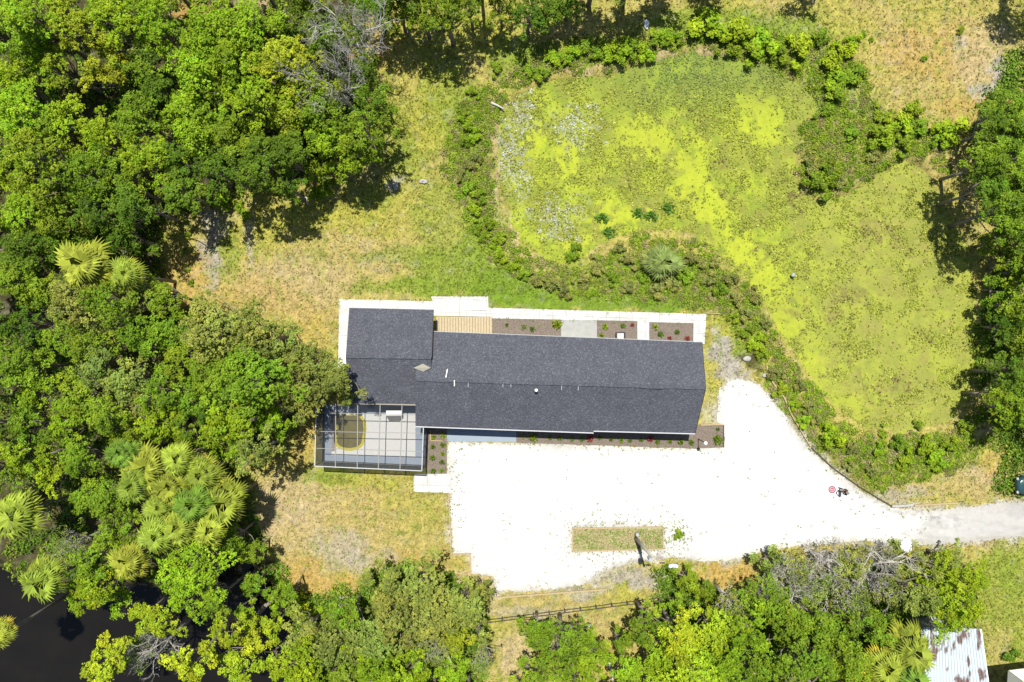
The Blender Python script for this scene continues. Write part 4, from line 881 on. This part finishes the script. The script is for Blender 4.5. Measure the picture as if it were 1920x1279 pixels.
def trunk_mesh(name, hgt, lobes, r, seed, mat='bark', twigs=2):
    g = random.Random(seed); m = MB(); th = hgt*.55
    b = Vector((g.uniform(-.3, .3), g.uniform(-.3, .3), -hgt+th))
    m.tube([(0, 0, -hgt-.9), (b.x*.3, b.y*.3, -hgt+th*.5), b], [r*1.35, r, r*.8], 9)
    for lx_, ly_, lz, lr in lobes:
        e = Vector((lx_, ly_, lz)); mid = b.lerp(e, .5)+Vector((g.uniform(-.3, .3), g.uniform(-.3, .3), -.1*abs(e.z-b.z)))
        m.tube([b, b.lerp(mid, .5), mid, mid.lerp(e, .6)+Vector((g.uniform(-.15, .15),)*3), e], [r*.5, r*.42, r*.32, r*.2, r*.1], 6, False)
        for t in range(twigs):
            q = mid.lerp(e, g.uniform(.2, .9)); m.tube([q, q+Vector((g.uniform(-1, 1), g.uniform(-1, 1), g.uniform(0, .7)))*lr], [r*.12, r*.05], 4, False)
    return mesh_raw(name, m.v, m.f, None, M[mat], True)
TREES = {}
# size class: crown radius, crown height, lobes, sprigs per lobe, leaves per sprig, leaf size, trunk radius
for cls, (R, hgt, nl, pl_, ps, ls, tr, nv) in {'s': (1.7, 4.0, 11, 26, 11, .165, .10, 4), 'm': (2.6, 6.6, 20, 32, 11, .18, .17, 6), 'l': (3.7, 8.6, 32, 40, 11, .195, .26, 6)}.items():
    TREES[cls] = []
    for v in range(nv):
        cm, lb_ = crown_mesh('crown', R, nl, pl_, ps, 100+v*7+ord(cls), ls)
        TREES[cls].append((R, hgt, cm, trunk_mesh('trunk', hgt, lb_, tr, 50+v)))
def sparse():
    cm, lb_ = crown_mesh('crown', 3.2, 22, 20, 7, 901, .17, flat_=.5)
    return (3.2, 8.2, cm, trunk_mesh('trunk', 8.2, lb_, .24, 91, 'deadwood', 7))
TREES['g'] = [sparse()]
def bare_mesh(name, R, hgt, seed):
    g = random.Random(seed); m = MB()
    def grow(p, d, L, r, lev):
        pts = [p]; q = p; dd = d
        for i in range(3):
            dd = (dd+Vector((g.uniform(-.35, .35), g.uniform(-.35, .35), g.uniform(-.12, .22)))).normalized(); q = q+dd*L/3; pts.append(q)
        m.tube(pts, [r, r*.85, r*.7, r*.55], 6 if lev < 3 else 4, False)
        if lev >= 5: return
        for k in range(2 if lev < 1 else g.choice((2, 3, 3))):
            nd = (dd+Vector((g.uniform(-.95, .95), g.uniform(-.95, .95), g.uniform(-.25, .45)))).normalized()
            grow(pts[g.choice((2, 3, 3))], nd, L*g.uniform(.62, .85), r*.58, lev+1)
    m.tube([(0, 0, -.5), (.2, .1, hgt*.6)], [.24, .2], 8)
    for k in range(4):
        a = k*1.57+g.uniform(-.4, .4); grow(Vector((.2, .1, hgt*.6)), Vector((math.cos(a), math.sin(a), .75)).normalized(), R*.62, .13, 0)
    return mesh_raw(name, m.v, m.f, None, M['deadwood'], True)
def moss_mesh(R, hgt, seed):
    g = np.random.default_rng(seed); n = 130; a = g.uniform(0, 6.28, n); r = R*.8*np.sqrt(g.random(n)); c0 = np.stack([r*np.cos(a), r*np.sin(a), hgt*.75+g.uniform(0, .5, n)*R], -1)
    k = 14; c = np.repeat(c0, k, 0)+g.normal(size=(n*k, 3))*(.14, .14, .25); nn = g.normal(size=(n*k, 3))+(0, 0, .2)
    return leaf_obj('moss', c, nn, g.uniform(.15, .4, n*k), np.full((n*k, 3), .9)*g.uniform(.6, 1.2, (n*k, 1)), M['leaf'], .2)
BARE = [(bare_mesh('branches', 3.2, 7.0, s), moss_mesh(3.2, 7.0, s)) for s in (3, 8, 15)]
def palm_mesh(seed, nf=26, Lf=1.75, droopf=1.0):
    g = random.Random(seed); V, F, T = [], [], []
    for i in range(nf):
        a = i*2.399963; elv = math.radians(82-112*(i/nf)*droopf+g.uniform(-14, 14)); L = Lf*g.uniform(.75, 1.2)
        d = Vector((math.cos(a)*math.cos(elv), math.sin(a)*math.cos(elv), math.sin(elv))); side = Vector((-math.sin(a), math.cos(a), 0)); upv = side.cross(d)*-1
        tn = g.uniform(.75, 1.25); yl = max(0, (i/nf-.55))*1.6*g.random()
        tone = (tn*(1+yl), tn*(1+yl*.25), tn*1.0)
        hub = d*L*.50; hz = Vector((d.x, d.y, 0)); hz = hz.normalized() if hz.length > .05 else Vector((math.cos(a), math.sin(a), 0))
        fd = (d*.55+hz*.75).normalized(); tilt = g.uniform(-.35, .35); sd_ = (side+Vector((0, 0, tilt))).normalized(); un = sd_.cross(fd)*-1
        n0 = len(V); V += [side*.03, -side*.03, hub-side*.02, hub+side*.02]; F.append((n0, n0+1, n0+2, n0+3)); T += [(tn*1.3, tn*1.2, tn)]*4
        nb_ = 11; fr_ = L*g.uniform(.42, .66)
        for j in range(nb_):
            t = (j/(nb_-1)-.5)*2; an = t*1.25; ll = fr_*(1-.22*t*t)*g.uniform(.82, 1.12)
            dr = (fd*math.cos(an)+sd_*math.sin(an)).normalized(); mid = hub+dr*ll*.55+un*.10*(1-abs(t)); tip = hub+dr*ll-Vector((0, 0, 1))*ll*g.uniform(.2, .6)
            wv = dr.cross(un).normalized()*.075
            n0 = len(V); V += [hub+wv*.3, hub-wv*.3, mid-wv, tip, mid+wv]; F += [(n0, n0+1, n0+2, n0+4), (n0+4, n0+2, n0+3)]
            q = g.uniform(.7, 1.3); T += [(tone[0]*q, tone[1]*q, tone[2]*q)]*5
    return mesh_raw('crown', V, F, np.array(T), M['frond'])
PALMS = [palm_mesh(s) for s in (1, 2, 3)]
mb = MB(); mb.tube([(0, 0, -1.1), (.05, 0, -.5), (0, .04, -.02)], [.028, .024, .03], 9); PTR = mesh_raw('trunk', mb.v, mb.f, None, M['bark'], True)
def shrub_meshes():
    out = []
    for s in range(4):
        c, n, t, lobes = crown_pts(1.0, 7, 16, 8, 300+s, flat_=.55, droop=.1)
        g = np.random.default_rng(s); me = leaf_obj('foliage', c+(0, 0, .45), n, g.uniform(.13, .26, len(c)), t, M['leaf'], .6)
        m = MB()
        for q in range(5): m.tube([(0, 0, -.15), (g.uniform(-.5, .5), g.uniform(-.5, .5), .55)], [.03, .015], 5, False)
        out.append((me, mesh_raw('stem', m.v, m.f, None, M['bark'], True)))
    return out
SHR = shrub_meshes()
def plant_meshes():
    out = []
    for s in range(3):
        g = np.random.default_rng(500+s); n = 60; a = g.uniform(0, 6.28, n); e = g.uniform(.1, 1.3, n)
        d = np.stack([np.cos(a)*np.cos(e), np.sin(a)*np.cos(e), np.sin(e)], -1); c = d*g.uniform(.05, .24, (n, 1))+(0, 0, .04)
        me = leaf_obj('foliage', c, np.cross(d, g.normal(size=(n, 3)))+(0, 0, .6), g.uniform(.1, .2, n), np.ones((n, 3))*g.uniform(.7, 1.3, (n, 1)), M['leaf'], .4)
        m = MB()
        for q in range(3): m.tube([(0, 0, 0), (g.uniform(-.08, .08), g.uniform(-.08, .08), .2)], [.012, .006], 5, False)
        out.append((me, mesh_raw('stem', m.v, m.f, None, M['bark'], True)))
    return out
PLT = plant_meshes()
TONES = {'b': ((.215, .325, .014), 'bright green'), 'l': ((.300, .400, .020), 'lime green'), 'd': ((.105, .185, .014), 'dark green'), 'n': ((.165, .255, .016), 'mid green'), 'o': ((.215, .265, .050), 'olive green'), 'y': ((.270, .340, .020), 'yellow-green')}
# ---- tables: px py radius(px) kind tone ; T tree, G grey sparse tree, B bare tree, P palm
TT = """40 28 62 T b|130 38 60 T y|212 22 56 T b|288 48 60 T b|62 92 52 T b|18 150 50 T b|100 118 44 T y|190 128 50 T y|205 75 36 T l|250 130 44 T n|290 165 40 T d|30 215 62 T b|108 232 58 T b|186 258 54 T b|252 222 56 T n|270 300 56 T b|60 300 66 T n|150 326 58 T n|214 342 48 T n|10 330 50 T b
392 60 66 T b|374 128 72 T b|452 48 62 T b|432 120 60 T b|500 58 46 T n|372 200 56 T n|520 112 62 T y|560 150 66 T y|468 182 54 T b|501 204 34 T l|338 205 40 T b|365 252 50 T b|430 262 52 T n|540 210 46 T y|600 210 50 T n|620 70 50 T d|575 25 44 T n|690 196 50 T n|672 248 54 T n|612 262 48 T b|655 300 46 T b|690 262 30 T b|592 318 34 T n|480 306 56 T d|410 318 50 T d|335 300 50 T d|540 290 50 T d|330 356 46 T d|655 60 60 B o|625 150 50 B o|690 130 40 T d|530 345 40 T d
30 398 54 T b|100 396 56 T n|172 398 52 T d|250 384 50 T d|40 466 52 T d|104 462 48 T d|230 442 46 T d|165 500 58 P y|238 512 34 P y|22 520 44 T n|72 540 44 T n|128 566 56 T o|192 572 54 T n|250 548 50 T o|302 556 42 T n|40 610 50 T d|100 640 48 T n|262 636 52 T n|324 618 50 T n|160 640 46 T n|30 690 50 T n
396 622 62 T o|470 632 64 T o|532 652 50 T o|588 692 50 T o|634 708 40 T o|648 744 26 T o|552 730 54 T o|478 716 70 T n|400 706 60 T n|424 800 62 T b|474 846 52 T o|506 786 42 T b|340 672 48 T n|430 596 38 G o|180 690 50 T o|66 730 50 T b|146 740 46 T n|236 712 50 T o|300 736 50 T n|352 748 44 T n|46 796 52 T n|118 800 46 T b|202 776 50 T n|286 796 48 T b|338 806 40 T n|236 838 44 T n|150 860 46 T n|36 862 50 T b|88 890 40 T b|262 760 40 G o|390 760 46 T d
284 878 52 P y|334 862 38 P y|378 888 42 P y|418 938 48 P y|364 944 42 P n|324 914 40 P y|252 910 38 P n|244 1052 40 P y|296 1002 40 P y|230 850 32 P n|392 994 36 P y|338 988 38 P y|300 950 34 P y|35 966 54 P y|80 1086 44 P y|4 1186 32 P y|200 940 52 T n|160 930 40 T n|214 1000 50 T n|170 1060 50 T n|176 1100 46 T b|120 1030 38 G o|360 1070 64 T b|342 1120 48 T b|400 1130 40 T n|432 1010 38 T n|470 1040 30 T n
194 1252 52 T l|300 1172 38 T l|262 1156 32 T l|292 1216 36 Bm o|480 1204 36 T l|452 1148 34 T b|506 1238 36 T l|150 1128 36 T b|212 1122 34 T b|246 1206 30 T l|540 1110 30 T n|470 1100 30 T n|352 1246 50 T l|420 1190 46 T l|470 1170 30 T l|506 1186 30 T l|440 1250 44 T l|250 1230 34 T b|524 1130 32 T b
566 1196 50 T o|620 1216 56 T o|650 1160 44 T n|560 1262 54 T b|690 1092 24 T o|728 1108 46 T o|790 1104 56 T o|742 1160 54 T o|814 1150 54 T o|870 1140 48 T o|898 1116 36 T o|700 1200 52 T o|780 1206 44 G o|850 1196 40 T y|696 1260 50 T b|770 1266 46 T b|848 1262 40 T b|900 1190 28 T o|640 1270 44 T n|905 1240 30 G o|820 1230 36 G o
1010 1192 38 T n|1060 1212 54 T n|1110 1240 48 T b|1022 1256 46 T n|990 1270 34 T b|1068 1270 40 T b|1166 1210 36 T n|1216 1176 46 T n|1234 1224 48 T b|1176 1262 40 T b|1288 1088 36 Ts n|1330 1104 34 Tm n|1270 1150 36 T n|1276 1200 54 T l|1340 1180 52 T l|1300 1262 56 T l|1240 1270 40 T l|1376 1140 46 G o|1404 1186 50 T b|1360 1240 50 T b|1440 1128 54 Tm n|1430 1250 56 T n|1450 1054 34 Ts o|1500 1070 46 Gs o|1560 1062 54 Bs o|1640 1068 54 Bs o|1530 1110 52 Gm o|1600 1120 52 Gm o|1488 1180 52 T n|1545 1180 50 T n|1520 1248 54 T n|1590 1240 52 T n|1600 1064 42 Ts o|1680 1048 36 Ts o|1668 1110 46 G o|1640 1180 46 T n|1470 1100 40 Bs o|1722 1058 42 Ts o|1780 1052 40 Ts o|1770 1100 52 Tm b|1810 1140 52 T b|1826 1084 38 Ts b|1730 1120 46 T o|1780 1166 44 T b|1702 1214 52 P y|1656 1250 46 P y|1700 1268 46 P n|1612 1280 40 P y
1902 196 40 Tm n|1868 238 46 Tm d|1910 262 48 Tm n|1860 300 48 T n|1900 330 52 T n|1858 352 44 T d|1890 396 50 T n|1922 430 46 Tm d|1878 452 38 Ts n|1904 496 46 Ts n|1880 540 36 Ts n|1912 570 42 Ts n|1892 612 38 Ts d|1920 640 40 Ts n|1900 700 46 Tm d|1878 744 40 Tm n|1914 772 46 Tm n|1890 810 36 Tm d|1922 505 40 Ts n|1866 690 26 Ts o
700 0 54 Tm d|744 14 44 Tm n|790 12 52 Tm n|838 16 54 Tm n|880 2 40 Tm n|940 4 38 Tm n|990 24 48 Ts d|1028 14 46 Ts d|1066 4 40 Ts d|740 -40 50 T d|800 -50 50 T n|900 -50 46 T d|1120 -66 60 Tm d|1190 -64 60 Tm d|1250 -66 46 Tm d|1350 -66 44 Tm d|1545 -80 44 Tm d|2030 -112 56 T d|2080 -40 50 T d|1310 -70 36 Tm d"""
LAND = [('the tan clearing up top', 345, 20), ('the large upper fan palm', 165, 500), ('the pool cage', 640, 800), ('the grey tree of the north woods', 640, 90), ('the left-edge palm', 35, 966), ('the creek palm', 80, 1086), ('the big palm clump', 330, 910), ('the mossy fallen trunk', 500, 1135), ('the left tip of the shadow rails', 912, 1158), ('the grey bottom-edge log', 1147, 1260), ('the utility pole', 1230, 1055), ('the white sand mound', 1697, 1020), ('the rusty shed roof', 1790, 1230), ('the parked car', 1912, 910), ('the dry lane mouth', 1560, 1000), ('the pale rock on the grass', 794, 341), ('the white scrap by the pond', 1212, 47), ('the top right corner', 1910, 10), ('the grey dirt patch', 1870, 150), ('the left picture border', 10, 300), ('the orange soil by the woods', 340, 540), ('the round float in the pond', 1487, 516), ('the dark pool water', 656, 812), ('the dry lawn corner', 620, 1060)]
ORD = ['nearest', 'second', 'third', 'fourth', 'fifth', 'sixth', 'seventh', 'eighth', 'ninth', 'tenth', 'eleventh', 'twelfth', 'thirteenth', 'fourteenth', 'fifteenth', 'sixteenth', 'seventeenth']
def bearing(dx, dy):
    a = math.degrees(math.atan2(-dy, dx)) % 360
    return ['right of', 'up and right of', 'above', 'up and left of', 'left of', 'down and left of', 'below', 'down and right of'][int(((a+22.5) % 360)//45)]
items = []
for ln in TT.split('\n'):
    for e in ln.split('|'):
        p = e.split(); items.append([float(p[0]), float(p[1]), float(p[2]), p[3], p[4]])
for q in range(11): items.append([-62+10*math.sin(q*2), -60+q*96, 54, 'T', 'bno'[q % 3]])
for q in range(7): items.append([30+q*88, -52, 52, 'T', 'byn'[q % 3]])
for q in range(6): items.append([540+q*66, 1326, 50, 'T', 'bno'[q % 3]])
for q in range(8): items.append([1180+q*62, 1322, 50, 'T', 'nbo'[q % 3]])
for q in range(8): items.append([1972, 190+q*84, 50, 'Tm', 'nd'[q % 2]])
for it in items:
    it.append({'s': .55, 't': 1.0, 'm': .75}.get(it[3][1:], 1.0)); it[3] = it[3][0]
KN = {'T': 'leafy tree', 'G': 'grey-limbed sparse tree', 'B': 'bare grey tree', 'P': 'fan palm'}
buck = {}
for i, it in enumerate(items):
    best = min(LAND, key=lambda L: math.hypot(it[0]-L[1], it[1]-L[2]) if math.hypot(it[0]-L[1], it[1]-L[2]) > 12 else 999)
    dx, dy = it[0]-best[1], it[1]-best[2]; key = (best[0], bearing(dx, dy), it[3], it[4] if it[3] in 'TP' else '')
    buck.setdefault(key, []).append((math.hypot(dx, dy), i))
lab = {}
for (ln_, br, k, tn), L in buck.items():
    L.sort(); adj = TONES[tn][1] if tn else ''
    for r, (_, i) in enumerate(L):
        o = ORD[r] if len(L) > 1 else ''
        lab[i] = ' '.join((o+' '+adj+' '+KN[k]+' '+br+' '+ln_).split())
g = random.Random(11)
GRP = {'T': 'leafy trees of the woods', 'G': 'grey-limbed sparse trees', 'B': 'bare grey trees', 'P': 'fan palms in the woods'}
def tint(tn, jit=.14):
    c = TONES[tn][0]; k = g.uniform(1-jit, 1+jit); h = g.uniform(.90, 1.12)
    return (c[0]*k*h, c[1]*k, c[2]*k, 1)
for i, (px, py, r, k, tn, hm) in enumerate(items):
    rm = r*S
    if k in 'TG':
        cls = 'g' if k == 'G' else ('s' if r < 37 else ('m' if r < 53 else 'l'))
        R, hgt, cm, tm = g.choice(TREES[cls])
        s = rm/R*.97; hs = s**.5*hm*g.uniform(.82, 1.15)
        if py > 1000 and px > 540 and px < 1500: hs *= .85
        z = hgt*hs; X, Y, _ = W(px, py, z+R*s*.3)
        root = thing('leafy_tree' if k == 'T' else 'sparse_tree', (X, Y, 0), lab[i], 'tree', GRP[k]); root.rotation_euler.z = g.uniform(0, 6.28)
        cr = link('crown', cm, root, (0, 0, z)); cr.scale = (s*g.uniform(.94, 1.08), s*g.uniform(.94, 1.08), s); cr.color = tint(tn)
        tr = link('trunk', tm, root, (0, 0, z)); tr.scale = (s, s, hs)
    elif k == 'B':
        bm, mm = g.choice(BARE); s = rm/2.9; X, Y, _ = W(px, py, 7.8*hm); zs = 1.22*hm
        root = thing('bare_tree', (X, Y, 0), lab[i], 'tree', GRP[k]); root.rotation_euler.z = g.uniform(0, 6.28)
        b = link('branches', bm, root); b.scale = (s, s, zs); q = link('moss', mm, root); q.scale = (s, s, zs); q.color = (.30, .30, .27, 1)
    else:
        z = 7.5 if px < 130 else (g.uniform(7.2, 8.6) if px < 500 else g.uniform(4.6, 6)); X, Y, _ = W(px, py, z); s = rm/2.05
        lx2, ly2 = 0, 0
        root = thing('fan_palm', (X, Y, 0), lab[i], 'palm', GRP[k]); root.rotation_euler.z = g.uniform(0, 6.28)
        cr = link('crown', g.choice(PALMS), root, (0, 0, z)); cr.scale = (s, s, s*.85)
        c = (.215, .27, .03) if tn == 'y' else (.14, .22, .025); q = g.uniform(.85, 1.15); cr.color = (c[0]*q*g.uniform(.9, 1.15), c[1]*q, c[2]*q, 1)
        tr = link('trunk', PTR, root, (0, 0, z)); tr.scale = (6, 6, z)
# shrubs: px py r tone
SS = """1330 46 36 b|1392 58 34 b|1440 74 28 b|1412 90 22 b|1502 86 26 b|1540 66 20 n|1566 108 26 b|1590 90 20 b|1606 136 22 n|1572 150 24 b|1568 172 22 n|1604 70 16 b|1468 96 22 n|1372 90 18 n
1160 96 26 b|1192 82 24 b|1132 100 20 b|1108 86 20 n|1072 100 20 b|1046 104 18 b|1234 66 20 b|1264 64 20 b|1214 104 18 b|1018 138 15 n|996 130 14 n|930 126 13 n
1662 250 30 b|1692 232 26 b|1716 206 22 b|1728 234 22 n|1790 236 30 b|1700 268 20 n|1560 322 26 n|1536 342 24 n|1580 338 18 o|1522 310 18 o|1600 250 16 n|1550 206 15 n|1640 290 14 o|1650 214 14 n|1770 260 20 n
886 170 13 n|872 226 18 b|890 250 16 b|870 262 14 n|884 300 18 o|868 330 16 o|880 352 18 n|902 366 16 n|890 396 15 b|916 420 15 n|900 440 13 n|934 446 15 n|940 480 14 b|966 492 14 b|982 512 14 n|1008 524 16 o|1040 534 16 o|1062 546 15 o|930 466 12 b
1092 520 15 o|1120 500 16 o|1148 520 14 n|1176 540 14 o|1210 520 14 n|1236 544 16 o|1262 528 16 o|1290 516 18 n|1300 486 18 o|1330 520 16 o|1352 544 16 n|1340 490 16 o|1372 520 16 o|1384 564 16 o|1404 592 16 o|1400 620 16 n|1422 640 18 b|1432 664 14 b|1440 602 14 o|1420 556 16 o|1380 594 14 n|1075 470 18 n|1180 486 16 o|1160 462 14 o
1452 700 14 o|1470 700 12 o|1466 730 13 b|1492 760 14 b|1502 726 14 o|1520 764 15 o|1534 790 14 o|1512 792 14 b|1568 816 26 b|1600 840 16 o|1652 842 16 b|1690 830 18 n|1660 812 12 n|1736 838 22 b|1764 862 22 b|1700 870 16 b|1786 832 18 n|1816 800 20 n|1840 780 18 n|1640 880 16 o|1600 876 14 o|1728 800 12 n
442 384 14 b|460 400 12 b|410 372 22 b|330 408 22 o|606 350 22 b|590 366 14 b|352 440 8 n|342 470 6 n|350 505 6 n|358 530 7 n|620 60 20 d|1272 1003 12 n|1622 62 7 n|1636 72 6 n|1736 108 7 b|1804 56 8 b|540 1120 20 b|560 1138 22 l|590 1150 18 b|1900 1230 14 d"""
sh_items = []
for ln in SS.split('\n'):
    for e in ln.split('|'):
        p = e.split(); sh_items.append((float(p[0]), float(p[1]), float(p[2]), p[3]))
SL = [('the pale lane log', 1740, 950), ('the pale rock on the grass', 794, 341), ('the white shore log', 933, 198), ('the white scrap by the pond', 1212, 47), ('the round float in the pond', 1487, 516), ('the painted glare in the pond', 1070, 230), ('the right walkway end', 1323, 590), ('the wooden deck', 868, 610), ('the parked car', 1912, 910), ('the upper drive timber', 1448, 716), ('the landing pad', 1560, 918), ('the grey dirt patch', 1870, 150), ('the orange soil by the woods', 340, 540), ('the weedy spit in the pond', 1560, 330), ('the pinkish shore at the pond top', 1290, 85), ('the mossy fallen trunk', 500, 1135), ('the utility pole', 1195, 1010), ('the cream outbuilding', 1915, 1270), ('the pinkish stump by the woods', 575, 375), ('the dark lily clump', 1130, 420)]
buck = {}
for i, it in enumerate(sh_items):
    best = min(SL, key=lambda L: math.hypot(it[0]-L[1], it[1]-L[2])); dx, dy = it[0]-best[1], it[1]-best[2]
    buck.setdefault((best[0], bearing(dx, dy), it[3], it[2] > 19), []).append((math.hypot(dx, dy), i))
ls_ = {}
for (ln_, br, tn, big), L in buck.items():
    L.sort()
    for r, (_, i) in enumerate(L):
        ls_[i] = ' '.join(((ORD[r] if len(L) > 1 else '')+' '+('large ' if big else 'small ')+TONES[tn][1]+' shrub '+br+' '+ln_).split())
for i, (px, py, r, tn) in enumerate(sh_items):
    fm, sm_ = g.choice(SHR); s = r*S/.95; X, Y, _ = W(px, py, .8*s); zz, _, _ = gz(np.array([X/S+960]), np.array([639.5-Y/S])); z0 = float(zz[0])
    root = thing('shrub', (X, Y, max(z0, -.3)), ls_[i], 'shrub', 'shrubs around the pond and lawns'); root.rotation_euler.z = g.uniform(0, 6.28)
    f_ = link('foliage', fm, root); f_.scale = (s*g.uniform(.9, 1.15), s*g.uniform(.9, 1.15), s*.95); f_.color = tint(tn, .2) if tn != 'o' else tuple(a*b for a, b in zip((.205, .225, .055, 1), (g.uniform(.8, 1.3),)*3+(1,)))
    st = link('stem', sm_, root); st.scale = (s, s, s)
# dying palm in the weeds south of the pond
X, Y, _ = W(1240, 492, 1.2); root = thing('dying_palm', (X, Y, 0), 'half-dead palm with pale hanging fronds in the weeds above the walkway', 'palm')
cr = link('crown', PALMS[1], root, (0, 0, 1.2)); cr.scale = (1.25, .95, .55); cr.color = (.15, .20, .05, 1); tr = link('trunk', PTR, root, (0, 0, 1.3)); tr.scale = (5, 5, 1.3)
for j, (qx, qy) in enumerate(((1130, 408), (1140, 434), (1196, 398), (1222, 404), (1252, 388))):
    X, Y, _ = W(qx, qy, 0); root = thing('lily_clump', (X, Y, -.3), ('leftmost', 'lowest', 'middle', 'second from right', 'rightmost')[j]+' dark green broad-leaved clump standing in the bright duckweed', 'water plant', 'dark green water plants')
    f_ = link('foliage', PLT[j % 3][0], root); f_.scale = (3.2, 2.6, 1.6); f_.color = (.10, .20, .025, 1)
# bed plants: px py scale tone label
BP = []
def bed(name_, L, where):
    for k, (px, py, s, tn) in enumerate(L): BP.append((px, py, s, tn, name_, where, k, len(L)))
bed('a', [(813, 819, 1, 'n'), (831, 818, 1.1, 'b'), (812, 837, 1.2, 'd'), (830, 834, 1.2, 'n'), (812, 858, 1.2, 'd'), (830, 850, 1.1, 'n'), (829, 866, 1.1, 'd'), (813, 882, 1.2, 'd'), (828, 882, 1.1, 'n')], 'in the mulch bed right of the pool cage')
bed('b', [(981, 819, .8, 'o'), (998, 819, 1.8, 'n'), (1031, 821, 1, 'd'), (1050, 822, 1, 'n'), (1072, 823, 1, 'n'), (1091, 824, 1.1, 'd'), (1107, 821, 1.5, 'r'), (1124, 821, .9, 'd'), (1145, 824, 1, 'd'), (1165, 825, 1.1, 'n'), (1182, 826, .9, 'd'), (1202, 825, 1, 'd'), (1219, 823, 1.4, 'r'), (1232, 828, 1.1, 'd'), (1256, 828, 1, 'n'), (1277, 829, 1.2, 'n'), (1297, 830, 1.2, 'd')], 'in the narrow bed below the front eave')
bed('c', [(1346, 805, .8, 'd'), (1344, 822, 2.0, 'n')], 'in the mulch bed at the house corner')
bed('d', [(950, 609, .8, 'd'), (982, 612, 1.1, 'o'), (998, 617, 1.3, 'd'), (1044, 608, 2.0, 'y')], 'in the bed between wooden deck and grey pad')
bed('e', [(1134, 612, 1.3, 'b'), (1167, 611, 1.1, 'd'), (1186, 609, .9, 'r'), (1128, 630, 1.1, 'n')], 'in the bed right of the grey pad')
bed('f', [(1229, 613, 1.2, 'b'), (1237, 626, 1.3, 'd'), (1270, 622, 1.2, 'd'), (1256, 634, .9, 'r'), (1290, 634, 1.1, 'r')], 'in the bed at the walkway end')
for px, py, s, tn, nm, where, k, n in BP:
    me_, st_ = PLT[k % 3]; X, Y, _ = W(px, py, .1); adj = 'red-leaved' if tn == 'r' else TONES[tn][1]
    root = thing('bed_plant', (X, Y, .03), f'{adj} {"plant" if s > 1.25 else "small plant"} {ORD[k].replace("nearest", "first")} from left {where}' if n > 2 else f'{adj} {"large" if s > 1.5 else "small"} plant {where}', 'plant', 'plants in the mulch beds')
    root.rotation_euler.z = g.uniform(0, 6.28)
    f_ = link('foliage', me_, root); s *= 1.15; f_.scale = (s, s, s); f_.color = (.28, .06, .05, 1) if tn == 'r' else tint(tn, .15)
    t_ = link('stem', st_, root); t_.scale = (s, s, s)

for o in C:
    if o.get('label') and not 4 <= len(o['label'].split()) <= 16: print('LABEL', len(o['label'].split()), o['label'])
